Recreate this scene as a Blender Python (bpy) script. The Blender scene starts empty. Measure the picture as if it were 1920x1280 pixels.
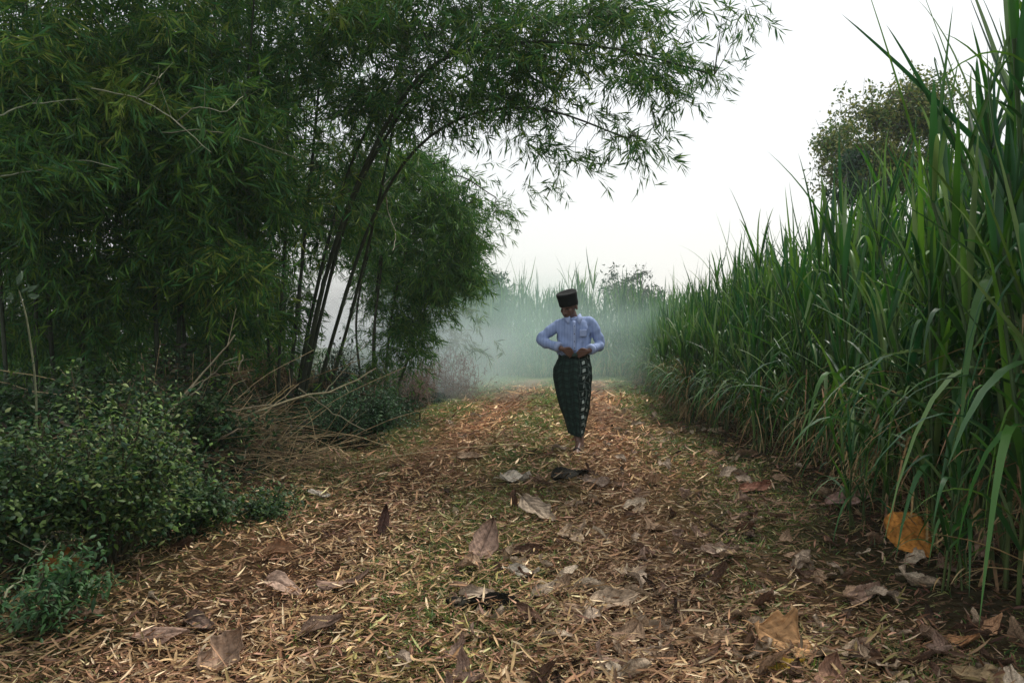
import bpy, math
import numpy as np
from mathutils import Vector
D = bpy.data
SC = bpy.context.scene
COL = SC.collection
R = math.radians
rng = np.random.default_rng(11)

# ------------------------------------------------------------------ camera
CH, F = 1.05, 1600.0
cam = D.cameras.new('camera'); cam.sensor_width = 36; cam.lens = 36*F/1920
cam.clip_start = 0.05; cam.clip_end = 2000
co = D.objects.new('camera', cam); COL.objects.link(co)
co.location = (0, 0, CH); co.rotation_euler = (R(90)+10/F, 0, 0)
SC.camera = co

# ------------------------------------------------------------------ sky, sun, exposure
SUN_EL, SUN_AZ = 58, 38          # azimuth clockwise from +Y (away from the camera), towards +X
w = D.worlds.new('World'); SC.world = w; w.use_nodes = True
nt = w.node_tree; nt.nodes.clear()
sky = nt.nodes.new('ShaderNodeTexSky'); sky.sky_type = 'NISHITA'; sky.sun_disc = False
sky.sun_elevation = R(SUN_EL); sky.sun_rotation = R(SUN_AZ); sky.dust_density = 4; sky.air_density = 1.5
bgs = nt.nodes.new('ShaderNodeBackground'); bgs.inputs[1].default_value = 0.035
bgo = nt.nodes.new('ShaderNodeBackground')                 # the cloud deck
tcw = nt.nodes.new('ShaderNodeTexCoord'); noi = nt.nodes.new('ShaderNodeTexNoise')
noi.inputs['Scale'].default_value = 1.6; noi.inputs['Detail'].default_value = 3
crw = nt.nodes.new('ShaderNodeValToRGB')
crw.color_ramp.elements[0].position = .35; crw.color_ramp.elements[0].color = (.92, .92, .93, 1)
crw.color_ramp.elements[1].position = .65; crw.color_ramp.elements[1].color = (1, 1, 1, 1)
bgo.inputs[1].default_value = .68
add = nt.nodes.new('ShaderNodeAddShader'); wo = nt.nodes.new('ShaderNodeOutputWorld')
nt.links.new(tcw.outputs['Generated'], noi.inputs['Vector'])
nt.links.new(noi.outputs['Fac'], crw.inputs[0]); nt.links.new(crw.outputs[0], bgo.inputs[0])
nt.links.new(sky.outputs[0], bgs.inputs[0])
nt.links.new(bgs.outputs[0], add.inputs[0]); nt.links.new(bgo.outputs[0], add.inputs[1])
nt.links.new(add.outputs[0], wo.inputs[0])
sl = D.lights.new('sun', 'SUN'); sl.energy = 2.5; sl.angle = R(10); sl.color = (1, .96, .9)
so = D.objects.new('sun', sl); COL.objects.link(so); so.location = (0, 0, 30)
sd = Vector((math.sin(R(SUN_AZ))*math.cos(R(SUN_EL)), math.cos(R(SUN_AZ))*math.cos(R(SUN_EL)), math.sin(R(SUN_EL))))
so.rotation_euler = sd.to_track_quat('Z', 'Y').to_euler()
SC.view_settings.view_transform = 'Standard'; SC.view_settings.look = 'None'
SC.view_settings.exposure = 0.3; SC.view_settings.gamma = 1
cy = SC.cycles
cy.max_bounces = 5; cy.diffuse_bounces = 3; cy.glossy_bounces = 2; cy.transmission_bounces = 3
cy.volume_bounces = 1; cy.transparent_max_bounces = 8; cy.volume_step_rate = 3.0; cy.volume_max_steps = 128
cy.use_denoising = True; cy.use_fast_gi = False

# ------------------------------------------------------------------ helpers
def A(*v): return np.array(v, float)
def P(px, py, d): return A((px-960)/F*d, d, CH-(py-650)/F*d)     # a place seen at pixel (px,py), d metres out
def nrm(v): return v/np.maximum(np.linalg.norm(v, axis=-1, keepdims=True), 1e-9)
def hnoise(x, y):
    return (np.sin(x*1.3+y*.7)+np.sin(x*2.9-y*1.9+1)*.5+np.sin(x*5.7+y*4.3+2)*.25+np.sin(-x*9.1+y*8.3)*.12)
def edge_l(y): return -2.15+.065*np.clip(y, 0, 30)                # left verge of the path
def edge_r(y): return 1.75+.078*np.clip(y, 0, 60)                 # foot of the cane
def trk_l(y): return -1.35+.075*np.clip(y, 0, 34)
def trk_r(y): return .28+.085*np.clip(y, 0, 34)
def gz(x, y):
    x = np.asarray(x, float); y = np.asarray(y, float)
    z = .018*hnoise(x, y)+.008*np.sin(x*17+y*3)*np.sin(y*13)
    z -= .05*np.exp(-((x-trk_l(y))/.33)**2)+.05*np.exp(-((x-trk_r(y))/.33)**2)
    z += .16*np.clip((edge_l(y)-x)/1.2, 0, 1)**1.3+.10*np.clip((x-edge_r(y)+.3)/.8, 0, 1)
    return z
def pg(px, py):                                                   # where a pixel meets the ground
    d = CH*F/(py-650.); x = (px-960)/F*d
    return A(x, d, float(gz(x, d)))

def tagit(o, label=None, cat=None, group=None, kind=None):
    if label: o['label'] = label
    if cat: o['category'] = cat
    if group: o['group'] = group
    if kind: o['kind'] = kind
    return o
def empty(name, loc, rz=0, **k):
    o = D.objects.new(name, None); COL.objects.link(o); o.location = loc; o.rotation_euler = (0, 0, rz)
    o.empty_display_size = .2
    return tagit(o, **k)

class MB:
    """numpy mesh collector: vertices, tris/quads, a colour per vertex"""
    def __init__(s): s.V = []; s.T = []; s.Q = []; s.C = []; s.n = 0
    def add(s, V, F_, col=(1, 1, 1)):
        V = np.asarray(V, float).reshape(-1, 3); F_ = np.asarray(F_, int)
        c = np.asarray(col, float)
        if c.ndim == 1: c = np.repeat(c[None], len(V), 0)
        s.V.append(V); s.C.append(c); (s.T if F_.shape[1] == 3 else s.Q).append(F_+s.n); s.n += len(V)
    def build(s, name, mat, parent=None, smooth=False, origin=None):
        V = np.concatenate(s.V); C = np.concatenate(s.C)
        if origin is not None: V = V-np.asarray(origin)
        T = np.concatenate(s.T) if s.T else np.zeros((0, 3), int)
        Q = np.concatenate(s.Q) if s.Q else np.zeros((0, 4), int)
        me = D.meshes.new(name)
        me.vertices.add(len(V)); me.vertices.foreach_set('co', V.ravel())
        li = np.concatenate([T.ravel(), Q.ravel()]).astype(np.int32)
        me.loops.add(len(li)); me.loops.foreach_set('vertex_index', li)
        st = np.concatenate([np.arange(len(T))*3, len(T)*3+np.arange(len(Q))*4]).astype(np.int32)
        me.polygons.add(len(st)); me.polygons.foreach_set('loop_start', st)
        me.update(calc_edges=True)
        at = me.color_attributes.new('Col', 'FLOAT_COLOR', 'POINT')
        at.data.foreach_set('color', np.concatenate([C, np.ones((len(C), 1))], 1).ravel())
        if smooth: me.polygons.foreach_set('use_smooth', np.ones(len(st), bool))
        me.materials.append(mat)
        o = D.objects.new(name, me); COL.objects.link(o)
        if parent is not None: o.parent = parent
        return o

def grid_faces(nu, nv, wrap=False):
    i, j = np.meshgrid(np.arange(nu-1), np.arange(nv if wrap else nv-1), indexing='ij')
    j2 = (j+1) % nv
    return np.stack([i*nv+j, i*nv+j2, (i+1)*nv+j2, (i+1)*nv+j], -1).reshape(-1, 4)

def tube(mb, pts, rad, k=6, col=(1, 1, 1), cap=True):
    pts = np.asarray(pts, float); n = len(pts); rad = np.broadcast_to(rad, n)
    t = nrm(np.gradient(pts, axis=0)); up = A(0, 0, 1) if abs(t[0, 2]) < .9 else A(1, 0, 0)
    V = []
    x = nrm(np.cross(t[0], up))
    for i in range(n):
        x = nrm(x-t[i]*np.dot(x, t[i])); y = np.cross(t[i], x)
        a = np.arange(k)*2*math.pi/k
        V.append(pts[i]+rad[i]*(np.cos(a)[:, None]*x+np.sin(a)[:, None]*y))
    b = mb.n
    c = np.asarray(col, float)
    if c.ndim == 2: c = np.repeat(c, k, 0)
    mb.add(np.concatenate(V), grid_faces(n, k, True), c)
    if cap:
        for e in (0, n-1):
            cc = c if c.ndim == 1 else c[e*k]
            ring = V[e]; m = mb.n
            mb.add(np.concatenate([ring, ring.mean(0)[None]]), np.stack([np.arange(k), (np.arange(k)+1) % k, np.full(k, k)], 1), cc)

def sticks(mb, a, b, r, col):
    """many thin three-sided sticks"""
    a = np.asarray(a, float); b = np.asarray(b, float); n = len(a)
    if n == 0: return
    t = nrm(b-a); x = nrm(np.cross(t, A(.31, .2, .93))); y = np.cross(t, x)
    r = np.broadcast_to(r, n)[:, None]
    V = []
    for e, s in ((a, 1), (b, .6)):
        for k in range(3):
            g = k*2*math.pi/3
            V.append(e+r*s*(math.cos(g)*x+math.sin(g)*y))
    V = np.stack(V, 1).reshape(-1, 3)
    f = np.array([[0, 1, 4, 3], [1, 2, 5, 4], [2, 0, 3, 5]])
    Fa = (np.arange(n)[:, None, None]*6+f).reshape(-1, 4)
    c = np.asarray(col, float)
    if c.ndim == 2: c = np.repeat(c, 6, 0)
    mb.add(V, Fa, c)

def blades(mb, base, dr, side, L, W, droop, col, seg=2, fold=.25, prof=(0, .9, 1, .0), curl=None):
    """many leaf blades, each folded along its midrib; prof = half-width at the ends of the segments"""
    n = len(base)
    if n == 0: return
    dr = nrm(dr); side = nrm(side-dr*(side*dr).sum(1, keepdims=True)); nor = np.cross(dr, side)
    L = np.broadcast_to(L, n)[:, None]; W = np.broadcast_to(W, n)[:, None]; droop = np.broadcast_to(droop, n)[:, None]
    ts = np.linspace(0, 1, len(prof))
    V = []
    for t, p in zip(ts, prof):
        c = base+dr*L*t*(1-.25*np.clip(droop, 0, 1)*t)-A(0, 0, 1)*droop*L*t*t
        if curl is not None: c = c+nor*np.broadcast_to(curl, n)[:, None]*L*t*t
        V += [c-side*W*p*.5, c-nor*W*fold*p*.5, c+side*W*p*.5]
    m = len(prof)
    V = np.stack(V, 1).reshape(-1, 3)
    f = []
    for i in range(m-1):
        f += [[3*i, 3*i+1, 3*i+4, 3*i+3], [3*i+1, 3*i+2, 3*i+5, 3*i+4]]
    Fa = (np.arange(n)[:, None, None]*3*m+np.array(f)).reshape(-1, 4)
    c = np.asarray(col, float)
    if c.ndim == 2: c = np.repeat(c, 3*m, 0)
    mb.add(V, Fa, c)

def flecks(mb, base, dr, side, L, W, col, fold=.2):
    """cheap leaves: two triangles folded along the midrib, pointed at both ends"""
    n = len(base)
    if n == 0: return
    dr = nrm(dr); side = nrm(side-dr*(side*dr).sum(1, keepdims=True)); nor = np.cross(dr, side)
    L = np.broadcast_to(L, n)[:, None]; W = np.broadcast_to(W, n)[:, None]
    m = base+dr*L*.42
    V = np.stack([base, m-side*W*.5+nor*W*fold, base+dr*L, m+side*W*.5+nor*W*fold], 1).reshape(-1, 3)
    Fa = (np.arange(n)[:, None, None]*4+np.array([[0, 2, 1], [0, 3, 2]])).reshape(-1, 3)
    c = np.asarray(col, float)
    if c.ndim == 2: c = np.repeat(c, 4, 0)
    mb.add(V, Fa, c)

def runit(n, r=rng):
    return nrm(r.normal(size=(n, 3)))
def spline(pts, n):
    pts = np.asarray(pts, float); k = len(pts)
    Pp = np.vstack([2*pts[0]-pts[1], pts, 2*pts[-1]-pts[-2]])
    u = np.linspace(0, k-1-1e-6, n); i = u.astype(int); t = (u-i)[:, None]
    p0, p1, p2, p3 = Pp[i], Pp[i+1], Pp[i+2], Pp[i+3]
    return .5*(2*p1+(p2-p0)*t+(2*p0-5*p1+4*p2-p3)*t*t+(3*p1-p0-3*p2+p3)*t**3)
def mixcol(n, cols, wts=None, jit=.2, r=rng):
    cols = np.asarray(cols, float)
    i = r.choice(len(cols), n, p=wts)
    return np.clip(cols[i]*(1+r.uniform(-jit, jit, (n, 1)))+r.normal(0, .004, (n, 3)), .002, 1)

# ------------------------------------------------------------------ materials
def mat(name, trans=0., rough=.6, gloss=.04, noise=0, nscale=20, bump=0, tint=(1, 1, 1), bscale=None, spread=.5):
    m = D.materials.new(name); m.use_nodes = True; t = m.node_tree; t.nodes.clear()
    N = t.nodes.new; L = t.links.new
    out = N('ShaderNodeOutputMaterial'); at = N('ShaderNodeAttribute'); at.attribute_name = 'Col'
    c = at.outputs['Color']
    if tint != (1, 1, 1):
        mx = N('ShaderNodeMixRGB'); mx.blend_type = 'MULTIPLY'; mx.inputs[0].default_value = 1; mx.inputs[2].default_value = (*tint, 1)
        L(c, mx.inputs[1]); c = mx.outputs[0]
    tc = N('ShaderNodeTexCoord')
    if noise:
        no = N('ShaderNodeTexNoise'); no.inputs['Scale'].default_value = nscale; no.inputs['Detail'].default_value = 6
        L(tc.outputs['Object'], no.inputs['Vector'])
        mr = N('ShaderNodeMapRange'); mr.inputs[1].default_value = .3; mr.inputs[2].default_value = .7
        mr.inputs[3].default_value = 1-noise; mr.inputs[4].default_value = 1+noise
        L(no.outputs['Fac'], mr.inputs[0])
        mx = N('ShaderNodeVectorMath'); mx.operation = 'SCALE'
        L(c, mx.inputs[0]); L(mr.outputs[0], mx.inputs['Scale']); c = mx.outputs[0]
    p = N('ShaderNodeBsdfPrincipled'); p.inputs['Roughness'].default_value = rough
    p.inputs['Specular IOR Level'].default_value = gloss*10
    L(c, p.inputs['Base Color'])
    if bump:
        bn = N('ShaderNodeTexNoise'); bn.inputs['Scale'].default_value = bscale or nscale*2; bn.inputs['Detail'].default_value = 8
        L(tc.outputs['Object'], bn.inputs['Vector'])
        bp = N('ShaderNodeBump'); bp.inputs['Strength'].default_value = bump; bp.inputs['Distance'].default_value = .02
        L(bn.outputs['Fac'], bp.inputs['Height']); L(bp.outputs[0], p.inputs['Normal'])
    s = p.outputs[0]
    if trans:
        tr = N('ShaderNodeBsdfTranslucent'); L(c, tr.inputs[0]); ms = N('ShaderNodeMixShader'); ms.inputs[0].default_value = trans
        L(s, ms.inputs[1]); L(tr.outputs[0], ms.inputs[2]); s = ms.outputs[0]
    L(s, out.inputs[0])
    return m
M_leaf = mat('bamboo leaf', trans=.32, rough=.55, gloss=.018)
M_shrub = mat('shrub leaf', trans=.25, rough=.55, gloss=.025)
M_cane = mat('cane leaf', trans=.32, rough=.42, gloss=.045)
M_wood = mat('culm', rough=.6, gloss=.03, noise=.4, nscale=9)
M_soil = mat('soil', rough=1, gloss=.0, noise=.45, nscale=14, bump=.6, bscale=40)
M_dry = mat('dry leaf', trans=.1, rough=.7, gloss=.015, noise=.25, nscale=40)
M_big = mat('big dry leaf', trans=.12, rough=.75, gloss=.012, noise=.35, nscale=30, bump=.5, bscale=60)
M_grass = mat('grass', trans=.3, rough=.5, gloss=.04)
M_twig = mat('twig', rough=.8, gloss=.02, noise=.3, nscale=30)

# ------------------------------------------------------------------ ground
xs = np.concatenate([-np.geomspace(400, 8, 26), np.arange(-7.9, 8, .11), np.geomspace(8.1, 400, 26)])
ys = np.concatenate([np.linspace(-60, 0, 14), np.arange(.3, 14, .11), np.arange(14, 40, .4), np.geomspace(40.5, 900, 30)])
X, Y = np.meshgrid(xs, ys, indexing='ij')
Z = gz(X, Y)
fade = np.clip((60-np.hypot(X, Y))/40, 0, 1); Z = Z*fade
g1 = np.clip(.5+.5*hnoise(X*.9, Y*.8+4), 0, 1); g2 = np.clip(.5+.45*hnoise(X*2.3+9, Y*2.1), 0, 1)
tl = np.exp(-((X-trk_l(Y))/.38)**2); tr_ = np.exp(-((X-trk_r(Y))/.42)**2)
inpath = ((X > edge_l(Y)-.2) & (X < edge_r(Y)))
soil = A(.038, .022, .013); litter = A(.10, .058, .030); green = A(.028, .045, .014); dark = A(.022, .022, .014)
bare = np.clip(np.maximum(tl, tr_)*1.2, 0, 1)[..., None]
Cg = green*(.5+.5*g1[..., None])+(litter-green)*np.clip(g2*.6, 0, 1)[..., None]
Cg = Cg*(1-bare)+(litter*g1[..., None]+soil*(1-g1[..., None]))*bare
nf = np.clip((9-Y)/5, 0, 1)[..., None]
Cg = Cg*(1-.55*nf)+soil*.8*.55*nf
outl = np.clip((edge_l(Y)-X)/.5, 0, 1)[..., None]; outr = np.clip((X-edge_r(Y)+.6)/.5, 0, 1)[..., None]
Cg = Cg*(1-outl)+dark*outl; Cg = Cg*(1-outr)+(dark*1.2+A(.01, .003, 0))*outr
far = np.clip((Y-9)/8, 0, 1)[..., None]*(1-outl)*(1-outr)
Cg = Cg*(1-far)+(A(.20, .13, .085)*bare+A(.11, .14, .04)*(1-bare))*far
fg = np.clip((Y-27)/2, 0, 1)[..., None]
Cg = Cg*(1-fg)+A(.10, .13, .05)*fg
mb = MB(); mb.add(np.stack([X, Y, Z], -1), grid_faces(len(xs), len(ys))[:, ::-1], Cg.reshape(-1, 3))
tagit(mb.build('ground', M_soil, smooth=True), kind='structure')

# ------------------------------------------------------------------ litter: straw of bamboo leaves, short grass
def scatter(n, x0, x1, y0, y1, r=rng):
    """points thinning with distance so that their look is even"""
    y = 1/(r.uniform(1/y1, 1/y0, n))
    x = r.uniform(x0, x1, n)
    return x, y
DRY = [(.38, .27, .155), (.28, .17, .10), (.19, .105, .06), (.56, .46, .32), (.10, .055, .035), (.26, .19, .10), (.36, .22, .16)]
DW = [.20, .22, .18, .10, .14, .10, .06]
mb = MB()
n = 240000
x, y = scatter(n, -3.6, 4.4, 2.2, 26)
tlk = np.maximum(np.exp(-((x-trk_l(y))/.5)**2), np.exp(-((x-trk_r(y))/.5)**2))
dens = .35+.45*np.clip(.5+.5*hnoise(x*1.7+3, y*1.5), 0, 1)+.35*tlk
dens = np.where((x > edge_r(y)-.4), dens*.55, dens); dens = np.where(x < edge_l(y)-.1, dens*.3, dens)
k = rng.uniform(size=n) < dens; x, y, tlk = x[k], y[k], tlk[k]; n = len(x)
sc = np.clip(y/6, .75, 3.2)
az = rng.normal(.0, .95, n)+np.where(rng.uniform(size=n) < .3, 1.6, 0)
dr = np.stack([np.cos(az), np.sin(az), rng.normal(0, .26, n)], 1)
side = np.stack([-np.sin(az), np.cos(az), rng.normal(0, .5, n)], 1)
L_ = (.018+.085*rng.uniform(size=n)**1.7)*sc**.7*np.where(rng.uniform(size=n) < .05, 1.8, 1)
base = np.stack([x, y, gz(x, y)+rng.uniform(.0, .022, n)+.05*rng.uniform(size=n)**6], 1)
cc = mixcol(n, DRY, DW, .4)
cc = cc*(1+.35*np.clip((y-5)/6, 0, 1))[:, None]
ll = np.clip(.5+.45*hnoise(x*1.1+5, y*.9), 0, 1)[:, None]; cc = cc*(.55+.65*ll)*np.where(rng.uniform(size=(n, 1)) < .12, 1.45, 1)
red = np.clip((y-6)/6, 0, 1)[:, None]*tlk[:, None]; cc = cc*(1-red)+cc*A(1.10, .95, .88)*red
grn = (1-tlk[:, None])*(rng.uniform(size=(n, 1)) < .25); cc = cc*(1-grn)+cc*A(.62, .85, .5)*grn
rd = np.clip((x-edge_r(y)+1.0)/.8, 0, 1)[:, None]            # browner, mauve litter by the cane
cc = cc*(1-rd)+cc*A(.66, .58, .62)*rd
cc = cc*A(1.06, 1.0, .90)
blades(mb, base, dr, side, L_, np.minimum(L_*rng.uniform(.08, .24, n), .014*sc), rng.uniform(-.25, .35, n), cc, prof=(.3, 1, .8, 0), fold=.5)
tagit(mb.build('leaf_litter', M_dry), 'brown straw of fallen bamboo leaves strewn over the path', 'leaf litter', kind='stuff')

mb = MB(); n = 260000
x, y = scatter(n, -3.2, 4.6, 2.2, 30)
mid = np.exp(-((x-(trk_l(y)+trk_r(y))/2)/.35)**2)
vl = np.exp(-((x-edge_l(y)-.22)/.5)**2); vr = np.exp(-((x-(trk_r(y)+.78))/.36)**2)*2
pat = np.clip(hnoise(x*1.4, y*1.1+7)*.8+.6, 0, 1)
dens = np.clip((mid*1.7+vl*1.8+vr*1.3)*pat*(.35+.65*np.clip((y-2)/6, 0, 1))+.04, 0, 1)*(1-.9*np.maximum(np.exp(-((x-trk_l(y))/.28)**2), np.exp(-((x-trk_r(y))/.28)**2)))
k = rng.uniform(size=n) < dens; x, y = x[k], y[k]; n = len(x)
sc = np.clip(y/7, .8, 3)
dr = nrm(np.stack([rng.normal(0, .6, n), rng.normal(0, .6, n), rng.uniform(.3, 1, n)], 1))
base = np.stack([x, y, gz(x, y)-.004], 1)
L_ = rng.uniform(.03, .10, n)*sc**.6
blades(mb, base, dr, runit(n), L_, rng.uniform(.004, .008, n)*sc, rng.uniform(.1, .6, n),
       mixcol(n, [(.08, .17, .03), (.15, .23, .04), (.22, .25, .06), (.06, .13, .03), (.28, .25, .10)], None, .25), prof=(1, .8, 0))
tagit(mb.build('short_grass', M_grass), 'short green grass growing along the middle and verges of the path', 'grass', kind='stuff')

# ------------------------------------------------------------------ big fallen leaves (teak-like)
def big_leaf_mesh(seed, curl=.5, cup=.5, torn=.2, aspect=.72, col=(.35, .22, .15), roll=0):
    r = np.random.default_rng(seed); nu, nv = 44, 25
    u = np.linspace(0, 1, nu)[:, None]*np.ones((1, nv)); v = np.linspace(-1, 1, nv)[None]*np.ones((nu, 1))
    wv = (np.clip(u, 0, 1)**.55*np.clip(1-u, 0, 1)**.85)/.50; wv = np.clip(wv, 0, 1.1)
    ph = r.uniform(0, 6, 4)
    ed = 1+torn*(.35*np.sin(u*9+ph[0]+np.sign(v)*2)+.25*np.sin(u*23+ph[1]-np.sign(v)))*np.abs(v)
    x = u-.5; y = v*wv*aspect*.5*ed
    vein = (u-.42*np.abs(v)*wv)*9
    z = .016*np.abs(np.sin(np.pi*vein))*(.35+np.abs(v))-.03*np.exp(-(v/.10)**2)
    z += .035*np.sin(u*6+ph[2]+v*2)*np.abs(v)+.03*np.sin(v*3+ph[3])*u
    rollu = r.uniform(.1, .45)*np.clip(np.abs(v)-.5, 0, 1)**1.3*(1+.6*np.sin(u*8+ph[1]*np.sign(v)))     # edges curl up
    z += rollu*.55; y = y*(1-.35*np.clip(np.abs(v)-.5, 0, 1)*r.uniform(0, 1))
    tipb = np.clip(u-.72, 0, 1)*r.uniform(-.5, 1.4); z += tipb*.6
    ca = curl*1.9                                        # bend along its length
    if abs(ca) > .05:
        rr = 1/ca; zz = z; z = rr*(1-np.cos(x*ca))+zz*np.cos(x*ca); x = rr*np.sin(x*ca)-zz*np.sin(x*ca)
    cb = cup*2.6/aspect                                     # cup across
    if abs(cb) > .05:
        rr = 1/cb; z = z+rr*(1-np.cos(y*cb)); y = rr*np.sin(y*cb)
    V = np.stack([x, y, z], -1).reshape(-1, 3)
    veinm = np.maximum(np.exp(-(v/.06)**2), np.exp(-((vein % 1)/.16)**2)*.8)[..., None]
    c = np.asarray(col)
    n1 = (.5+.5*np.sin(u*11+ph[1]+v*5)*np.sin(v*7+u*4+ph[0]))[..., None]
    n2 = (np.sin(u*27+v*11+ph[2])*np.sin(v*19-u*9+ph[3]) > .45)[..., None]
    C = c*(.62+.5*n1)*(1-veinm*.5)*(1-.3*n2)
    C = C*(1-.35*(np.abs(v) > .9)[..., None]*r.uniform(0, 1))
    return V, C.reshape(-1, 3), grid_faces(nu, nv)
from mathutils import Euler
def rotm(e): return np.array(Euler(e).to_matrix())
def place_leaf(px, py, wpx, col, rz, tilt, label, curl=.4, cup=.35, aspect=.72, torn=.25, lift=0., seed=None, group=None, flip=False):
    p = pg(px, py+wpx*.12); d = p[1]; size = wpx/F*d*1.08
    V, C, Fa = big_leaf_mesh(seed or int(px*7+py), curl, cup, torn, aspect, col)
    V = V*size
    if flip: V[:, 2] *= -1
    V = V@rotm((0, R(rng.uniform(-8, 8)), rz)).T@rotm((tilt+.12, 0, 0)).T
    V[:, 2] -= V[:, 2].min()
    q = A(p[0], p[1], p[2]+.004+lift)
    mb = MB(); mb.add(V, Fa, C); o = mb.build('fallen_leaf', M_big, smooth=True); o.location = q
    th = o.modifiers.new('thickness', 'SOLIDIFY'); th.thickness = .0015
    # stalk
    a = V.reshape(44, 25, 3)[0, 12]; b = a+nrm((V.reshape(44, 25, 3)[0, 12]-V.reshape(44, 25, 3)[6, 12])[None])[0]*size*.16
    b[2] = max(b[2]-.01, .004)
    ms = MB(); tube(ms, spline([a, (a+b)/2+A(0, 0, .004), b], 5), .0022, 5, np.asarray(col)*.7); ms.build('stalk', M_twig, o)
    tagit(o, label, 'fallen leaf', group or 'large fallen leaves')
    return o
mauve = (.38, .25, .18); tan = (.50, .37, .25); cream = (.68, .60, .48); orange = (.55, .25, .07); brown = (.15, .085, .055); drk = (.020, .018, .012); grey = (.40, .31, .22); pink = (.54, .37, .27)
place_leaf(910, 1035, 88, mauve, R(70), R(38), 'mauve brown leaf standing curled up in the middle of the path', .3, -.45, .85)
place_leaf(985, 1032, 66, brown, R(20), R(25), 'dark brown curled leaf touching the mauve leaf at mid path', .5, .5)
place_leaf(982, 1074, 62, cream, R(-10), R(12), 'small pale cream leaf just in front of the mauve curled leaf', .4, .3, .6)
place_leaf(1145, 1118, 92, tan, R(15), R(22), 'pale tan cupped leaf with lifted edges near the path centre', -.35, .5, .75)
place_leaf(1085, 1148, 62, (.42, .28, .18), R(-30), R(20), 'tan leaf peaked like a tent beside the pale cupped leaf', .3, -.6, .8)
place_leaf(1020, 1112, 58, grey, R(40), R(10), 'grey brown flat leaf behind the tent shaped leaf', .2, .2)
place_leaf(530, 1088, 92, pink, R(-35), R(25), 'pinkish leaf with a pointed tip raised at its left end', -.7, .25, .5)
place_leaf(645, 1092, 96, mauve, R(12), R(8), 'long mauve leaf rolled lengthwise beside the pinkish pointed leaf', .2, -.7, .42)
place_leaf(520, 1035, 66, (.40, .22, .12), R(0), R(30), 'reddish brown arched leaf behind the pinkish pointed leaf', -.6, .3)
place_leaf(600, 925, 62, cream, R(-40), R(6), 'bleached cream leaf lying alone on the left of the path', .25, .2, .45)
place_leaf(968, 892, 62, cream, R(-15), R(14), 'bleached cream leaf lying behind the others near the walking man', .3, .3, .5)
place_leaf(1010, 955, 92, grey, R(-50), R(20), 'grey tan leaf fanned open towards the walking man', .3, .3, .6, .5)
place_leaf(300, 1176, 104, mauve, R(5), R(8), 'mauve leaf folded like a low tent by the left shrub', .1, -.75, .6)
place_leaf(425, 1222, 112, (.45, .30, .2), R(60), R(20), 'torn tan leaf with pointed lobes at lower left of the path', .4, .4, .85, .6)
place_leaf(1708, 1030, 100, (.62, .27, .06), R(-70), R(42), 'bright orange veined leaf leaning up against the cane stems', .25, .12, 1.05, .15, flip=True)
place_leaf(1480, 1195, 135, (.58, .33, .15), R(-28), R(24), 'large orange tan leaf torn and curling beside the cane', .5, .45, .8, 1.3)
place_leaf(1470, 1238, 74, (.60, .40, .06), R(0), R(15), 'small yellow leaf in front of the large torn orange leaf', .2, .2, .55)
place_leaf(1555, 1268, 90, (.34, .19, .12), R(60), R(30), 'brown leaf rising at the bottom edge near the yellow leaf', .3, -.4)
place_leaf(1212, 1200, 100, (.40, .29, .21), R(5), R(10), 'grey mauve leaf with ruffled edge near the bottom centre', .2, .35, .6, .5)
place_leaf(1340, 1175, 92, (.44, .30, .18), R(-15), R(12), 'tan crumpled leaf left of the large torn orange leaf', .4, .3, .55, .5)
place_leaf(1350, 1028, 70, (.52, .38, .28), R(-15), R(14), 'pale tan crumpled leaf at the right rut of the path', .3, .5, .6, .6)
place_leaf(1415, 918, 62, (.42, .20, .13), R(10), R(22), 'reddish leaf farthest along the foot of the cane', .3, .4, .7)
place_leaf(1585, 952, 70, (.46, .30, .25), R(0), R(28), 'pinkish leaf spread in two halves at the foot of the cane', -.5, .3, .6)
place_leaf(1620, 1105, 72, mauve, R(20), R(12), 'dull mauve leaf below the bright orange veined leaf', .3, .3)
place_leaf(1790, 1188, 92, (.50, .26, .12), R(8), R(14), 'orange leaf lying nearly flat in the shade under the cane', .2, .4, .5)
place_leaf(1856, 1176, 62, (.50, .28, .15), R(40), R(30), 'small orange leaf tilted beside the flat orange leaf under the cane', .3, .3, .6)
place_leaf(1850, 1268, 140, (.42, .30, .16), R(4), R(10), 'broad straw coloured leaf at the bottom right corner', .2, .3, .5, .5)
place_leaf(125, 1072, 96, (.38, .16, .04), R(-10), R(35), 'dark orange leaf caught under the left shrub', .3, .3, .8)
place_leaf(475, 868, 58, (.40, .26, .17), R(30), R(40), 'tan curled leaf in front of the pile of dead branches', .5, .3, .7)
place_leaf(905, 1138, 120, drk, R(0), R(5), 'blackened humped leaf lying in the middle foreground', -.5, -.4, .6)
place_leaf(1068, 890, 66, drk, R(20), R(12), 'blackened curled leaf just in front of the walking man', -.6, -.4, .7)
place_leaf(1118, 896, 56, (.45, .34, .26), R(-20), R(20), 'pale brown leaf right of the blackened leaf by the man', .4, .4)
place_leaf(722, 992, 58, (.16, .09, .07), R(80), R(65), 'thin brown leaf standing on edge left of centre', .3, .3, .4)
place_leaf(1840, 1055, 70, mauve, R(60), R(30), 'mauve leaf at the right edge among cane stems', .3, .3)
place_leaf(1240, 1160, 70, grey, R(-25), R(12), 'greyish leaf lying behind the ruffled grey mauve leaf', .3, .3)
place_leaf(600, 1180, 74, (.20, .13, .09), R(30), R(10), 'dark brown curled leaf left of the blackened humped leaf', -.5, .4)
place_leaf(375, 1150, 70, (.18, .12, .09), R(-30), R(18), 'dark leaf right behind the mauve tent shaped leaf', -.4, .4)
place_leaf(880, 850, 48, (.42, .30, .2), R(10), R(14), 'small tan leaf on the left rut beyond the cream leaves', .3, .4)
protos = []
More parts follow.
